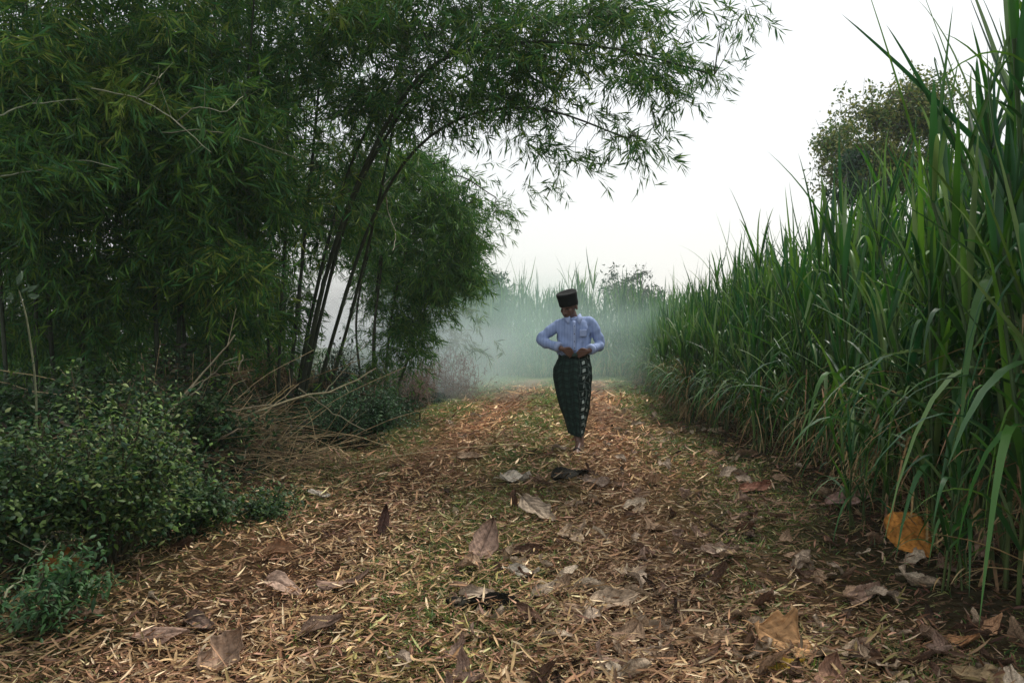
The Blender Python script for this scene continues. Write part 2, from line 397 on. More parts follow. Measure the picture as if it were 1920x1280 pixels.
for i in range(11):
    V, C, Fa = big_leaf_mesh(900+i, rng.uniform(-.8, .8), rng.uniform(-.7, .7), .7, rng.uniform(.4, .8), [(.40, .27, .20), tan, brown, (.48, .37, .27), (.46, .30, .19), (.36, .24, .15), (.12, .07, .045), (.56, .43, .30), (.22, .14, .09), (.62, .50, .36), (.07, .045, .03)][i])
    V[:, 2] -= V[:, 2].min()
    mb = MB(); mb.add(V, Fa, C); o = mb.build('dry_leaf', M_big, smooth=True); protos.append(o)
used = set()
def copyobj(o):
    if o.name in used: c = o.copy(); COL.objects.link(c); return c
    used.add(o.name); return o
for i in range(290):
    y = 1/rng.uniform(1/15, 1/2.5)
    if rng.uniform() < .6: x = rng.normal(trk_r(y)+.1, .55)
    elif rng.uniform() < .65: x = edge_r(y)-rng.uniform(-.3, .9)
    else: x = rng.uniform(edge_l(y), edge_r(y)-.3)
    o = copyobj(protos[i % 11]); s = rng.uniform(.08, .18)*(1.25 if rng.uniform() < .3 and y < 7 else 1)*(1 if y < 6 else 1.2)
    o.location = (x, y, float(gz(x, y))+.016); o.scale = (s, s, s)
    o.rotation_euler = (rng.normal(.1, .45), rng.normal(0, .4), rng.uniform(0, 6.28))
    tagit(o, 'small dry leaf among the many scattered over the brown litter of the path', 'dry leaf', 'small dry leaves scattered on the path')

# ------------------------------------------------------------------ bamboo
GREENS = [(.052, .150, .026), (.085, .190, .026), (.032, .105, .026), (.130, .225, .030), (.050, .155, .042)]
BR = [(.055, .165, .03), (.085, .21, .035), (.04, .12, .03), (.14, .26, .04)]
YELL = [(.19, .29, .04), (.13, .24, .03), (.22, .28, .05), (.08, .19, .03)]
def sprays(ml, mt, Q, scale=1., cols=GREENS, nl=(4, 7), k=5, spread=.22, r=rng, droop=.7, wide=.0150, length=.165, twig=True, out=None):
    """hanging branchlets at points Q: k leaf fans on each, of nl leaves"""
    n = len(Q)
    if n == 0: return
    d = nrm(r.normal(size=(n, 3))*A(1, 1, .45)+(out if out is not None else A(.25, -.15, -.15)))
    for j in range(k):
        t = (j+.5)/k
        c = Q+d*spread*scale*2*t-A(0, 0, 1)*spread*scale*.8*t*t
        if twig:
            t0 = j/k; c0 = Q+d*spread*scale*2*t0-A(0, 0, 1)*spread*scale*.8*t0*t0
            sticks(mt, c0, c, .0022*scale, A(.07, .075, .035))
        m = r.integers(*nl)
        fan = nrm(d*.7+r.normal(size=(n, 3))*.55+A(0, 0, -droop))
        for q in range(m):
            keep = r.uniform(size=n) < .9
            dl = nrm(fan+r.normal(size=(n, 3))*.42)[keep]
            nn = len(dl)
            Ls = r.uniform(.7, 1.25, nn)*length*scale
            flecks(ml, c[keep]+r.normal(0, .012, (nn, 3)), dl, runit(nn, r), Ls, Ls*wide/.15*r.uniform(.8, 1.2, nn), mixcol(nn, cols, None, .3, r))
def culm_part(pts, r0, r1, parent, base, col=(.03, .038, .02), k=7, n=26):
    p = spline(pts, n); rad = np.linspace(r0, r1, n)
    mb = MB(); 
    seg = np.clip((.5+.5*np.cos(np.linspace(0, n*.9, n)*2.2)), 0, 1)[:, None]
    tube(mb, p-base, rad*(1+.12*(seg[:, 0] > .9)), k, np.asarray(col)*(.75+.5*seg))
    mb.build('culm', M_wood, parent, smooth=True)
    return p
def bamboo(label, culms, blobs, seed, gap=None, r0=.028, ncol=(.028, .036, .018), link=.25):
    """culms: lists of (px,py,d); blobs: (px,py,rx,ry,d,rd,n,scale,yellow)"""
    r = np.random.default_rng(seed)
    base = P(*culms[0][0]); base[2] = float(gz(base[0], base[1]))-.05
    root = empty('bamboo_clump', base, label=label, cat='bamboo', group='bamboo clumps of the thicket')
    allp = []
    for c in culms:
        pts = [P(*q) for q in c]
        if pts[0][2] < .8: pts[0][2] = float(gz(pts[0][0], pts[0][1]))-.05
        allp.append(culm_part(pts, r0*r.uniform(.7, 1.1), .008, root, base, ncol))
    S = np.concatenate(allp)
    ml, mt = MB(), MB()
    for b in blobs:
        px, py, rx, ry, d, rd, n, sc, yl = b
        # lumpy blob: a few sub clusters
        m = max(3, n//14)
        cx = runit(m, r)*r.uniform(.2, 1, (m, 1))**.5
        ci = r.integers(0, m, n)
        q = cx[ci]*A(1, 1, 1)+r.normal(0, .22, (n, 3))
        Q = np.stack([P(px+a*rx, py+c*ry, d+bb*rd) for a, bb, c in q]) if n else np.zeros((0, 3))
        if gap is not None:
            sx = Q[:, 0]/Q[:, 1]*F+960; sy = 650-(Q[:, 2]-CH)/Q[:, 1]*F
            kk = np.ones(len(Q), bool)
            for g in gap: kk &= ((sx-g[0])/g[2])**2+((sy-g[1])/g[3])**2 > r.uniform(.6, 1.3, len(Q))
            kk |= r.uniform(size=len(Q)) < .06
            Q = Q[kk]
        Q = Q[Q[:, 2] > gz(Q[:, 0], Q[:, 1])+.15]
        if len(Q) == 0: continue
        cols = BR if seed == 22 else GREENS if not yl else (YELL if yl == 1 else GREENS+YELL[2:3])
        sprays(ml, mt, Q-base, sc, cols, r=r, twig=(sc < 1.3))
        # side branches from the culms to the leaves
        kk = r.uniform(size=len(Q)) < link
        for qv in Q[kk]:
            dd = np.linalg.norm(S-qv, axis=1); j = dd.argmin()
            if dd[j] > 2.2: continue
            a = S[j]; mid = (a+qv)/2+A(0, 0, .12*dd[j])+r.normal(0, .05, 3)
            pl = spline([a, mid, qv], 5)-base
            sticks(mt, pl[:-1], pl[1:], np.linspace(.006, .003, 4), A(.06, .065, .035))
    ml.build('foliage', M_leaf, root)
    if mt.n: mt.build('branches', M_wood, root)
    return root
G = [(618, 560, 62, 90), (560, 240, 20, 50), (505, 45, 35, 40), (590, 200, 25, 60)]
# the main clump, whose culms lean out over the path
bamboo('tall leaning bamboo clump whose long culms arch right over the path',
    [[(535, 815, 10.4), (560, 560, 10.4), (585, 300, 10.3), (600, 120, 10.2), (612, -160, 10)],
     [(560, 815, 10.5), (600, 600, 10.4), (660, 380, 10), (740, 230, 9.6), (830, 110, 9.2), (960, 40, 8.8), (1150, 30, 8.4)],
     [(548, 815, 10.7), (590, 560, 10.6), (650, 330, 10.3), (715, 190, 10), (790, 40, 9.8), (860, -120, 9.6)],
     [(520, 815, 10.2), (528, 560, 10.2), (540, 300, 10.2), (520, 60, 10.2), (490, -180, 10)],
     [(580, 815, 10.6), (622, 640, 10.4), (690, 430, 10), (770, 290, 9.5), (880, 215, 9), (1020, 205, 8.6), (1180, 260, 8.3)],
     [(552, 815, 10.2), (610, 520, 10), (690, 300, 9.5), (800, 130, 9), (960, 80, 8.5), (1150, 90, 8), (1340, 140, 7.8)],
     [(600, 815, 11), (655, 600, 10.8), (700, 420, 10.4), (735, 250, 10), (760, 60, 9.8), (770, -150, 9.5)],
     [(508, 815, 10.8), (500, 600, 10.8), (470, 380, 10.6), (420, 150, 10.4), (380, -100, 10)]],
    [(860, 50, 190, 90, 9, 1.2, 235, 1, 0), (1060, 40, 170, 65, 8.6, .8, 150, 1, 2), (1080, 150, 130, 55, 8.5, .7, 44, .95, 0), (1230, 110, 85, 60, 8.1, .6, 48, .9, 0),
     (1190, 15, 150, 40, 8.4, .7, 80, 1, 0), (1330, 90, 60, 55, 7.9, .5, 22, .85, 0), (1400, 30, 30, 45, 7.9, .4, 10, .8, 0), (860, 200, 70, 50, 9.2, .5, 60, .9, 0), (960, 150, 90, 60, 8.9, .6, 70, .95, 0),
     (985, 270, 42, 22, 8.6, .3, 13, .85, 0), (1075, 280, 35, 25, 8.4, .3, 9, .85, 0), (1185, 262, 40, 34, 8.3, .2, 15, .9, 0), (1140, 215, 30, 20, 8.3, .3, 8, .8, 0),
     (1010, 345, 26, 14, 8.6, .2, 4, .7, 0), (1280, 185, 40, 20, 8, .2, 8, .8, 0),
     (620, 90, 190, 130, 10.2, 1.2, 520, 1, 0), (470, 120, 90, 180, 10.6, 1, 260, 1, 0), (640, 330, 120, 110, 10.8, .8, 150, 1, 0), (560, 620, 70, 70, 10.6, .5, 70, .9, 0), (660, 30, 60, 45, 9.2, .4, 40, 1, 1), (600, 330, 150, 130, 10.6, 1.2, 170, 1, 2), (740, 190, 90, 80, 9.8, .8, 110, .95, 0),
     (540, 500, 90, 140, 10.8, .8, 130, 1, 0), (700, -150, 320, 130, 9.6, 1.8, 260, 1.2, 0), (1000, -120, 250, 100, 8.8, 1.2, 150, 1.2, 0)],
    21, G)
bamboo('rounded bright green bamboo clump between the leaning culms and the smoke',
    [[(700, 790, 13), (705, 560, 13), (722, 420, 13), (735, 300, 13), (800, 240, 12.8)],
     [(715, 790, 13.2), (740, 560, 13.2), (790, 400, 13), (850, 330, 12.6), (930, 370, 12.4)],
     [(685, 790, 12.8), (668, 600, 12.8), (700, 450, 12.8), (760, 330, 12.6), (840, 300, 12.4)],
     [(730, 790, 13.4), (790, 600, 13.4), (830, 480, 13.2), (890, 430, 13)],
     [(705, 790, 12.6), (700, 640, 12.6), (715, 500, 12.6), (722, 380, 12.6)]],
    [(800, 400, 85, 105, 13, .8, 330, 1.0, 2), (790, 310, 60, 40, 12.8, .5, 100, .95, 2), (860, 400, 45, 55, 12.7, .5, 80, .95, 0), (720, 420, 75, 120, 13.2, .8, 200, 1, 0),
     (905, 385, 38, 30, 12.4, .4, 26, .8, 0), (820, 520, 55, 45, 13.2, .6, 120, 1, 0), (735, 580, 60, 90, 13.2, .5, 140, 1, 0), (690, 620, 26, 110, 12.6, .3, 70, .8, 0), (770, 650, 45, 50, 13.2, .4, 60, .9, 0), (862, 490, 42, 62, 13, .5, 120, .9, 0), (800, 600, 50, 60, 13.4, .5, 90, .9, 0)],
    22, G, r0=.026, ncol=(.045, .045, .026), link=.12)
bamboo('dark dense bamboo clump left of the leaning one, with twiggy dead branches in front',
    [[(300+i*28, 860-i*6, 9+.25*i), (295+i*30+j, 560, 9+.2*i), (280+i*35+2*j, 260, 9), (250+i*45+3*j, -120, 8.8)] for i, j in ((0, -5), (1, 12), (2, -14), (3, 6), (4, 18))],
    [(330, 250, 190, 190, 9, 1.3, 900, 1.05, 0), (430, 330, 90, 160, 9.4, .8, 300, 1, 0), (230, 150, 80, 55, 7.8, .4, 75, 1, 1), (290, 420, 170, 120, 9.2, 1, 360, 1.05, 0), (380, 500, 90, 50, 8.4, .5, 90, 1.1, 2),
     (360, 40, 160, 90, 9, 1, 220, 1, 0), (330, 30, 60, 40, 7.6, .4, 40, .9, 2), (260, -160, 300, 130, 8.8, 1.6, 260, 1.25, 0), (340, 600, 150, 70, 9.8, .8, 180, 1, 0)],
    23, G)
bamboo('dark bamboo clump filling the left edge of the thicket',
    [[(20+i*45, 880, 8.4+.3*i), (10+i*45+j, 560, 8.4+.2*i), (-10+i*48+j, 260, 8.3), (-60+i*60+3*j, -120, 8.2)] for i, j in ((0, -8), (1, 12), (2, -10), (3, 9))],
    [(90, 220, 160, 190, 8.4, 1.2, 860, 1.0, 0), (60, 60, 110, 70, 7.4, .6, 120, 1, 2), (90, 450, 170, 130, 8.8, 1, 380, 1, 0), (100, 590, 160, 70, 9.4, .8, 230, 1, 0), (40, 330, 90, 80, 7.2, .5, 70, .95, 0),
     (40, -160, 240, 120, 8.2, 1.4, 200, 1.25, 0)],
    24, G)
for i, (px, d, lab, h) in enumerate([(420, 14.5, 'bamboo clump seen through the dark gaps behind the main culms', 0), (230, 13.5, 'shaded bamboo clump deep behind the dark dense clump', 0), (40, 13, 'shaded bamboo clump deep behind the left edge of the thicket', 0),
                                   (520, 18, 'distant bamboo clump topping out above the smoky gap', 0), (760, 19, 'far hazy bamboo clump behind the rounded bright one', 60)]):
    bamboo(lab, [[(px+k*26-40, 760, d+.2*k), (px+k*30-45, 500, d), (px+k*36-50, 150+h*4, d), (px+k*60-90, -100+h*6, d)] for k in range(4)],
       [(px, 240+h*3, 180-h, 200-h*1.2, d, 1.5, 380, 1.5, 0), (px, 560, 170-h, 120, d+.5, 1, 240, 1.4, 0), (px-40, 660, 160, 60, d-.5, .8, 140, 1.3, 0)]
       + ([(px, -120, 260, 150, d, 1.5, 180, 1.7, 0)] if h == 0 else []), 30+i, G+[(618, 600, 72, 110)], r0=.035, link=.05)

# undergrowth below the bamboo
mb = MB(); n = 52000
y = rng.uniform(3.5, 17, n); x = edge_l(y)-.15-rng.gamma(2.2, .75, n)
hh = rng.uniform(0, 1, n)**1.6*np.clip((edge_l(y)-x)*.55, .05, .85)*(.5+.5*np.clip(hnoise(x*2, y*1.7), 0, 1.2))
sx = x/y*F+960
keep = (sx > -150) & ~((sx > 540) & (sx < 700) & (hh > .35))
x, y, hh = x[keep], y[keep], hh[keep]; n = len(x)
base = np.stack([x, y, gz(x, y)+hh], 1)
Ls = rng.uniform(.03, .09, n)*np.clip(y/7, .7, 1.6)
flecks(mb, base, runit(n)*A(1, 1, .5)+A(.2, -.3, .1), runit(n), Ls, Ls*rng.uniform(.25, .55, n), mixcol(n, [(.02, .05, .015), (.035, .08, .02), (.04, .04, .02), (.09, .065, .035), (.025, .065, .025)], None, .35))
tagit(mb.build('undergrowth', M_shrub), 'dark tangled undergrowth on the bank beneath the bamboo', 'undergrowth', kind='stuff')

# ------------------------------------------------------------------ shrubs
def shrub(name, label, cat, px, pybase, w_, h_, dpt, nst, nlf, lsize, cols, seed, round_=.55, d=None, group=None, lean=0., top=None):
    r = np.random.default_rng(seed)
    b = pg(px, pybase) if d is None else A((px-960)/F*d, d, 0)
    b[2] = float(gz(b[0], b[1]))-.02
    root = empty(name, b, label=label, cat=cat, group=group)
    ms, ml = MB(), MB(); ends = []
    for i in range(nst):
        a = r.uniform(0, 6.28); q = r.uniform(.15, 1)**.6
        e = A(math.cos(a)*w_*q+lean, math.sin(a)*dpt*q, h_*(1-.55*q*q)*r.uniform(.6, 1.2))
        s0 = A(math.cos(a)*w_*.12, math.sin(a)*dpt*.12, 0)
        p = spline([s0, s0*.6+e*.4+A(0, 0, h_*.12), e], 9); p[1:] += r.normal(0, .012, (8, 3))
        tube(ms, p, np.linspace(.007, .0025, 9), 4, A(.06, .055, .03)); ends.append(p)
        for _ in range(3):                                   # side twigs
            j = r.integers(3, 8); q2 = p[j]+nrm(r.normal(size=(1, 3))*A(1, 1, .6)+A(0, 0, .3))[0]*r.uniform(.08, .2)*h_
            sticks(ms, p[j][None], q2[None], .003, A(.05, .05, .03)); ends.append(np.linspace(p[j], q2, 4))
    S = np.concatenate([e[len(e)//3:] for e in ends])
    Q = S[r.integers(0, len(S), nlf)]+r.normal(0, .05*h_+.02, (nlf, 3))*r.uniform(.3, 1.4, (nlf, 1))
    Q[:, 2] = np.maximum(Q[:, 2], .01)
    dl = nrm(r.normal(size=(nlf, 3))*A(1, 1, .6)+A(.1, -.25, .15)); Ls = lsize*r.uniform(.55, 1.25, nlf)
    blades(ml, Q, dl, nrm(np.cross(dl, A(0, 0, 1))+r.normal(0, .35, (nlf, 3))), Ls, Ls*round_, r.uniform(0, .5, nlf), mixcol(nlf, cols, None, .35, r), prof=(.05, .95, .8, 0), fold=.3)
    ms.build('stems', M_twig, root); ml.build('foliage', M_shrub, root)
    return root
SG0 = [(.034, .085, .020), (.050, .11, .024), (.022, .060, .020), (.085, .15, .03), (.03, .08, .03)]
SG = [tuple(q*.8 for q in c) for c in SG0]
SH = 'green shrubs along the left verge'
shrub('leafy_shrub', 'large small-leaved green shrub bulging out at the left of the path', 'shrub', 215, 1060, .42, .92, .45, 38, 8000, .034, SG+[(.11, .19, .035), (.16, .2, .07)], 41, .55, group=SH)
shrub('leafy_shrub', 'broad green shrub cut by the left edge, beside the large bulging one', 'shrub', 10, 1080, .45, .76, .4, 30, 5600, .036, SG+[(.10, .16, .04)], 42, .6, group=SH)
shrub('leafy_shrub', 'low dark shrub skirt creeping from the large shrub towards the litter', 'shrub', 330, 1010, .38, .42, .45, 26, 3000, .036, SG[:3], 43, .6, group=SH)
shrub('leafy_herb', 'low bluish green herb at the bottom left corner', 'herb', 70, 1185, .28, .34, .3, 16, 1500, .04, [(.03, .085, .025), (.025, .07, .02), (.045, .11, .03)], 44, .35, group=SH)
shrub('leafy_shrub', 'low green tuft of weeds left of the path behind the litter', 'shrub', 500, 975, .25, .24, .3, 18, 1300, .035, SG, 45, .45, group=SH)
shrub('leafy_shrub', 'dark green bush at the foot of the bamboo behind the dead branches', 'shrub', 665, 835, .68, .78, .5, 42, 9500, .042, [(.03, .085, .03), (.045, .11, .035), (.022, .06, .025)], 46, .4, group=SH)
shrub('leafy_shrub', 'dark bushy regrowth climbing between the bamboo base and the bright clump', 'shrub', 640, 800, .45, 1.0, .4, 24, 2600, .06, [(.02, .05, .03), (.03, .065, .035)], 47, .35, group=SH)
shrub('leafy_shrub', 'rank green weeds behind the large bulging shrub', 'shrub', 330, 900, .8, .75, .6, 34, 3800, .06, SG[:3], 48, .5, group=SH)
shrub('leafy_shrub', 'shadowed shrub far left under the bamboo', 'shrub', 90, 900, .9, .85, .6, 34, 4200, .065, SG[:3], 49, .5, group=SH)
DRYB = [(.22, .14, .11), (.28, .19, .15), (.17, .10, .08), (.30, .24, .18)]
def dry_bush(label, px, py, w_, h_, n, seed, cols=DRYB):
    r = np.random.default_rng(seed); b = pg(px, py)
    root = empty('dry_bush', b, label=label, cat='dry bush', group='dry brown brush under the bamboo')
    m1, m2 = MB(), MB()
    for i in range(n):
        s = A(r.uniform(-w_, w_)*.7, r.normal(0, .25), 0); e = s+A(r.normal(0, .35)*w_, r.normal(0, .25), h_*r.uniform(.4, 1.1))
        p = spline([s, (s+e)/2+r.normal(0, .07, 3), e], 6); p[:, 2] = np.maximum(p[:, 2], .005)
        sticks(m1, p[:-1], p[1:], .0045, mixcol(5, cols, None, .2, r))
        for _ in range(5):
            j = r.integers(1, 6); q = p[j]+r.normal(0, .13, 3)+A(0, 0, .08); sticks(m1, p[j][None], q[None], .0028, mixcol(1, cols, None, .2, r))
            Q = p[j]+(q-p[j])*r.uniform(0, 1, (4, 1))
            flecks(m2, Q, runit(4, r)+A(0, 0, -.3), runit(4, r), r.uniform(.03, .08, 4), .014, mixcol(4, cols, None, .3, r))
    m1.build('twigs', M_twig, root); m2.build('dead_leaves', M_dry, root)
dry_bush('reddish brown dry brush in the drifting smoke at the far left verge', 840, 748, .75, .85, 90, 51)
dry_bush('pale dry brush below the rounded bamboo clump', 775, 765, .5, .7, 60, 52)
dry_bush('brown dry twigs standing at the foot of the leaning culms', 520, 800, .8, .75, 90, 53, [(.20, .13, .07), (.28, .19, .10), (.14, .09, .05)])
dry_bush('withered brush in the smoky gap between the culms', 640, 790, .6, .5, 60, 54, [(.24, .17, .11), (.30, .22, .14)])

# dead branches heaped at the left verge
DB = [('long pale dead cane propped up steeply out of the branch pile', [(295, 800), (350, 735), (440, 628)], 6.6, .011, (.36, .31, .2)),
      ('thin forked dead stick beside the long steep one', [(350, 748), (400, 700), (432, 672)], 6.7, .007, (.3, .27, .18)),
      ('long dead branch sweeping right along the top of the pile', [(300, 868), (430, 800), (520, 755), (640, 725), (705, 690)], 7.2, .012, (.34, .29, .17)),
      ('straight dead stick lying across the pile from the left', [(290, 795), (380, 775), (510, 758)], 7.0, .009, (.33, .27, .17)),
      ('bent dead stick crossing the middle of the pile', [(365, 818), (470, 790), (560, 720)], 7.0, .009, (.30, .23, .13)),
      ('dead stick sloping down right over the dark bush', [(560, 728), (620, 770), (688, 808)], 7.8, .008, (.24, .22, .14)),
      ('upright dead stick standing at the front of the pile', [(458, 860), (462, 810), (475, 760)], 6.9, .008, (.32, .27, .18)),
      ('curved dead stick leaning to the right of the pile', [(480, 850), (520, 800), (548, 760)], 7.1, .008, (.28, .25, .15)),
      ('yellowish dead stick crossing the long sweeping branch', [(430, 822), (480, 775), (550, 722)], 7.2, .008, (.40, .31, .14)),
      ('short dead stick poking up left of the pile', [(385, 846), (430, 812), (470, 800)], 6.7, .007, (.26, .2, .13)),
      ('wavy dead vine looping above the pile', [(455, 665), (450, 700), (480, 745), (520, 735)], 7.6, .006, (.22, .19, .12)),
      ('thin dead stick arching over the far end of the pile', [(600, 745), (640, 700), (690, 640)], 9.5, .007, (.2, .18, .11)),
      ('crooked grey dead twig hanging in front of the rounded clump', [(720, 352), (728, 400), (742, 438), (736, 470)], 10.4, .009, (.38, .35, .26)),
      ('bare grey dead branch crossing the dark clump, with a broken fork', [(170, 165), (260, 185), (330, 228), (395, 285)], 7.0, .007, (.24, .25, .16)),
      ('bare dead twig rising rightwards through the dark clump', [(330, 228), (375, 200), (420, 208), (455, 180)], 7.0, .006, (.24, .25, .16)),
      ('bare dead twig forking beneath the yellow leaves', [(255, 185), (290, 150), (305, 138)], 7.0, .006, (.26, .27, .17)),
      ('low bare dead branch reaching left across the dark clump', [(300, 248), (400, 246), (500, 275), (560, 300)], 7.6, .006, (.22, .22, .14)),
      ('pale bare stem crossing the left edge of the thicket', [(-20, 222), (60, 195), (150, 185)], 6.8, .007, (.24, .26, .17)),
      ('thin bare stem sloping down at the left edge of the thicket', [(0, 330), (80, 318), (150, 300), (220, 316)], 6.8, .006, (.2, .22, .14)),
      ('slender dead stem slanting at the lower left in front of the shrub', [(10, 1120), (60, 1050), (95, 1015)], 2.9, .004, (.16, .17, .1))]
for i, (lab, pts, d, rr, c) in enumerate(DB):
    r = np.random.default_rng(600+i)
    p = spline([P(q[0], q[1], d+.25*math.sin(i+1.7*j)) for j, q in enumerate(pts)], 14)
    g = gz(p[:, 0], p[:, 1]); p[:, 2] = np.maximum(p[:, 2], g+.01)
    p[1:-1] += r.normal(0, .006, (12, 3)); b = p[0].copy(); mb = MB()
    tube(mb, p-b, np.linspace(rr, rr*.45, 14), 6, c)
    o = mb.build('dead_branch', M_twig, smooth=True); o.location = b
    tagit(o, lab, 'dead branch', 'dead bamboo branches in and before the thicket')
    mb = MB()
    for _ in range(3):
        mb = MB(); j = r.integers(5, 13); e = p[j]-b+r.normal(0, .09, 3)+A(.05, 0, .05); sticks(mb, (p[j]-b)[None], e[None], rr*.35, np.asarray(c)*.9); mb.build('side_twig', M_twig, o)
mb = MB(); n = 1500
x = rng.normal(-2.75, .6, n); y = rng.normal(7.5, .6, n); h = rng.uniform(0, .36, n)*np.exp(-((x+2.8)/.7)**2)
a = np.stack([x, y, gz(x, y)+.01+h], 1); dd = nrm(rng.normal(size=(n, 3))*A(1, .6, .25))*rng.uniform(.12, .75, (n, 1))
b_ = a+dd; b_[:, 2] = np.maximum(b_[:, 2], gz(b_[:, 0], b_[:, 1])+.01)
sticks(mb, a, b_, .003, mixcol(n, [(.30, .21, .11), (.40, .30, .16), (.20, .13, .07)], None, .3))
for i in range(48):
    s_ = A(rng.normal(-2.75, .6), rng.normal(7.5, .5), 0); a_ = rng.choice([rng.normal(.3, .6), rng.normal(2.6, .6), rng.uniform(0, 6.28)]); L = rng.uniform(.6, 1.7)
    e_ = s_+A(math.cos(a_)*L, math.sin(a_)*L*.4, rng.uniform(-.1, 1.1)*L*.5); p = spline([s_, (s_+e_)/2+A(0, 0, rng.uniform(.02, .25)), e_], 9)
    p[:, 2] = np.maximum(p[:, 2]+gz(s_[0], s_[1]), gz(p[:, 0], p[:, 1])+.01)
    sticks(mb, p[:-1], p[1:], .0045, mixcol(1, [(.34, .26, .14), (.42, .33, .18), (.24, .17, .09)], None, .2)[0])
tagit(mb.build('twig_litter', M_twig), 'tangle of thin dead twigs heaped on the left bank', 'twigs', kind='stuff')

# broad-leaved sapling at the left edge
b = A((62-960)/F*5.0, 5.0, 0); b[2] = float(gz(b[0], b[1]))
root = empty('sapling', b, label='thin sapling with a few broad pale leaves at the left edge', cat='sapling')
mb = MB(); top = P(35, 545, 5.0)-b
p = spline([A(0, 0, 0), A(.02, 0, .6), P(52, 610, 5)-b, top], 12); tube(mb, p, np.linspace(.008, .004, 12), 5, (.12, .13, .07)); mb.build('stem', M_twig, root, True)
for j, (dx, dy, s, rz) in enumerate([(38, 528, .10, 80), (70, 548, .09, -5), (75, 570, .09, -40), (15, 560, .10, 190), (-5, 575, .09, 210), (50, 556, .07, 20)]):
    V, C, Fa = big_leaf_mesh(70+j, .3, .25, 0, .6, (.10, .16, .09)); V[:, 0] += .5; V = V*s
    V = V@rotm((R(50), R(-25), R(rz*.3))).T@rotm((0, R(-rz*.8), 0)).T
    mb = MB(); mb.add(V+(P(dx, dy, 5)-b)*.45+top*.55, Fa, C); mb.build('leaf', M_shrub, root, True)

# ------------------------------------------------------------------ sugar cane
CG = [(.030, .122, .014), (.050, .160, .016), (.018, .080, .018), (.095, .210, .022), (.028, .108, .026), (.14, .23, .07)]
CD = [(.36, .24, .11), (.28, .17, .09), (.42, .31, .16)]
def cane_proto(seed, nst=5, h=1.75, dry=.12, rad=.16):
    r = np.random.default_rng(seed)
    ms, ml, md = MB(), MB(), MB()
    for i in range(nst):
        a = r.uniform(0, 6.28); q = r.uniform(.1, 1)*rad; s = A(math.cos(a)*q, math.sin(a)*q, 0)
        lean = r.normal(0, .07, 2); hh = h*r.uniform(.6, 1.08)
        p = spline([s, s+A(lean[0]*hh*.5, lean[1]*hh*.5, hh*.5), s+A(lean[0]*hh*1.3, lean[1]*hh*1.3, hh)], 12)
        seg = (np.arange(12) % 2)[:, None]
        tube(ms, p, np.linspace(.011, .008, 12), 5, A(.045, .085, .025)*(.7+.5*seg)+A(.02, .01, 0)*(p[:, 2:] < .35))
        nl = r.integers(10, 14)
        t = np.sort(r.uniform(.22, 1, nl)); t[-5:] = 1-r.uniform(0, .04, 5)
        bp = p[np.clip((t*11).astype(int), 0, 11)]
        az = a+np.arange(nl)*math.pi+r.normal(0, .55, nl)
        el = np.where(t > .93, r.uniform(1.15, 1.5, nl), r.uniform(.8, 1.4, nl))
        arch = (r.uniform(size=nl) < .28) & (t > .35) & (t < .93); el = np.where(arch, r.uniform(.6, 1.0, nl), el)
        dr = np.stack([np.cos(az)*np.cos(el), np.sin(az)*np.cos(el), np.sin(el)], 1)
        sd_ = np.stack([-np.sin(az), np.cos(az), r.normal(0, .15, nl)], 1)
        L = r.uniform(.75, 1.25, nl)*(.55+.45*np.sin(np.pi*np.clip(t*.55+.25, 0, 1)))*h/1.75*1.0
        dp = np.where(t > .93, r.uniform(.02, .6, nl), r.uniform(.2, 1.0, nl)**1.3)
        dp = np.where(arch, r.uniform(.6, 1.05, nl), dp)
        blades(ml, bp, dr, sd_, L*np.where(arch, 1.3, 1.1), r.uniform(.022, .044, nl)*np.where(arch, 1.2, 1), dp, mixcol(nl, CG, None, .25, r), prof=(.45, .85, 1, .95, .85, .7, .5, .3, 0), fold=.5, curl=r.normal(0, .12, nl))
        nd = r.poisson(6*dry*2)+1
        z = r.uniform(.05, .95, nd); az = r.uniform(0, 6.28, nd); bp = s+A(lean[0], lean[1], 1)*z[:, None]
        el = r.uniform(-.9, .9, nd)
        blades(md, bp, np.stack([np.cos(az)*np.cos(el), np.sin(az)*np.cos(el), np.sin(el)], 1), np.stack([-np.sin(az), np.cos(az), 0*az], 1), r.uniform(.25, .6, nd), .016, r.uniform(.2, .9, nd), mixcol(nd, CD, None, .3, r), prof=(.5, 1, .8, .5, 0), fold=.6)
    root = D.objects.new('sugarcane', None); COL.objects.link(root)
    ms.build('stalks', M_wood, root); ml.build('leaves', M_cane, root); md.build('dry_leaves', M_dry, root)
    return root
def copy_tree(o):
    c = o.copy(); COL.objects.link(c)
    for ch in o.children:
        k = ch.copy(); COL.objects.link(k); k.parent = c
    return c
cp = [cane_proto(100+i, int(rng.integers(5, 9)), 1.55+.06*i, [.3, .6, .25, .5, .2, .4, .6, .3][i]) for i in range(8)]
cdry = cane_proto(120, 9, 1.5, 1.6)
usedc = set()
def put_cane(proto, x, y, s, sz, label, group):
    if proto.name in usedc: o = copy_tree(proto)
    else: usedc.add(proto.name); o = proto
    o.location = (x, y, float(gz(x, y))-.01); o.rotation_euler = (rng.normal(0, .03), rng.normal(0, .03), rng.uniform(0, 6.28)); o.scale = (s, s, s*sz)
    tagit(o, label, 'sugarcane', group); return o
nc = 0
y = 3.3
def named_cane(px, d, s, sz, label, pi):
    put_cane(cp[pi], (px-960)/F*d, d, s, sz, label, 'sugarcane plants of the field')
named_cane(1850, 4.3, 1.1, 1.12, 'tallest sugarcane plant, its stiff blades reaching the top right of the photo', 3)
named_cane(1600, 4.9, .42, .8, 'short bright green cane shoot at the front edge of the field', 5)
named_cane(1790, 3.7, .5, .8, 'low cane shoot standing beside the bright orange leaf', 2)
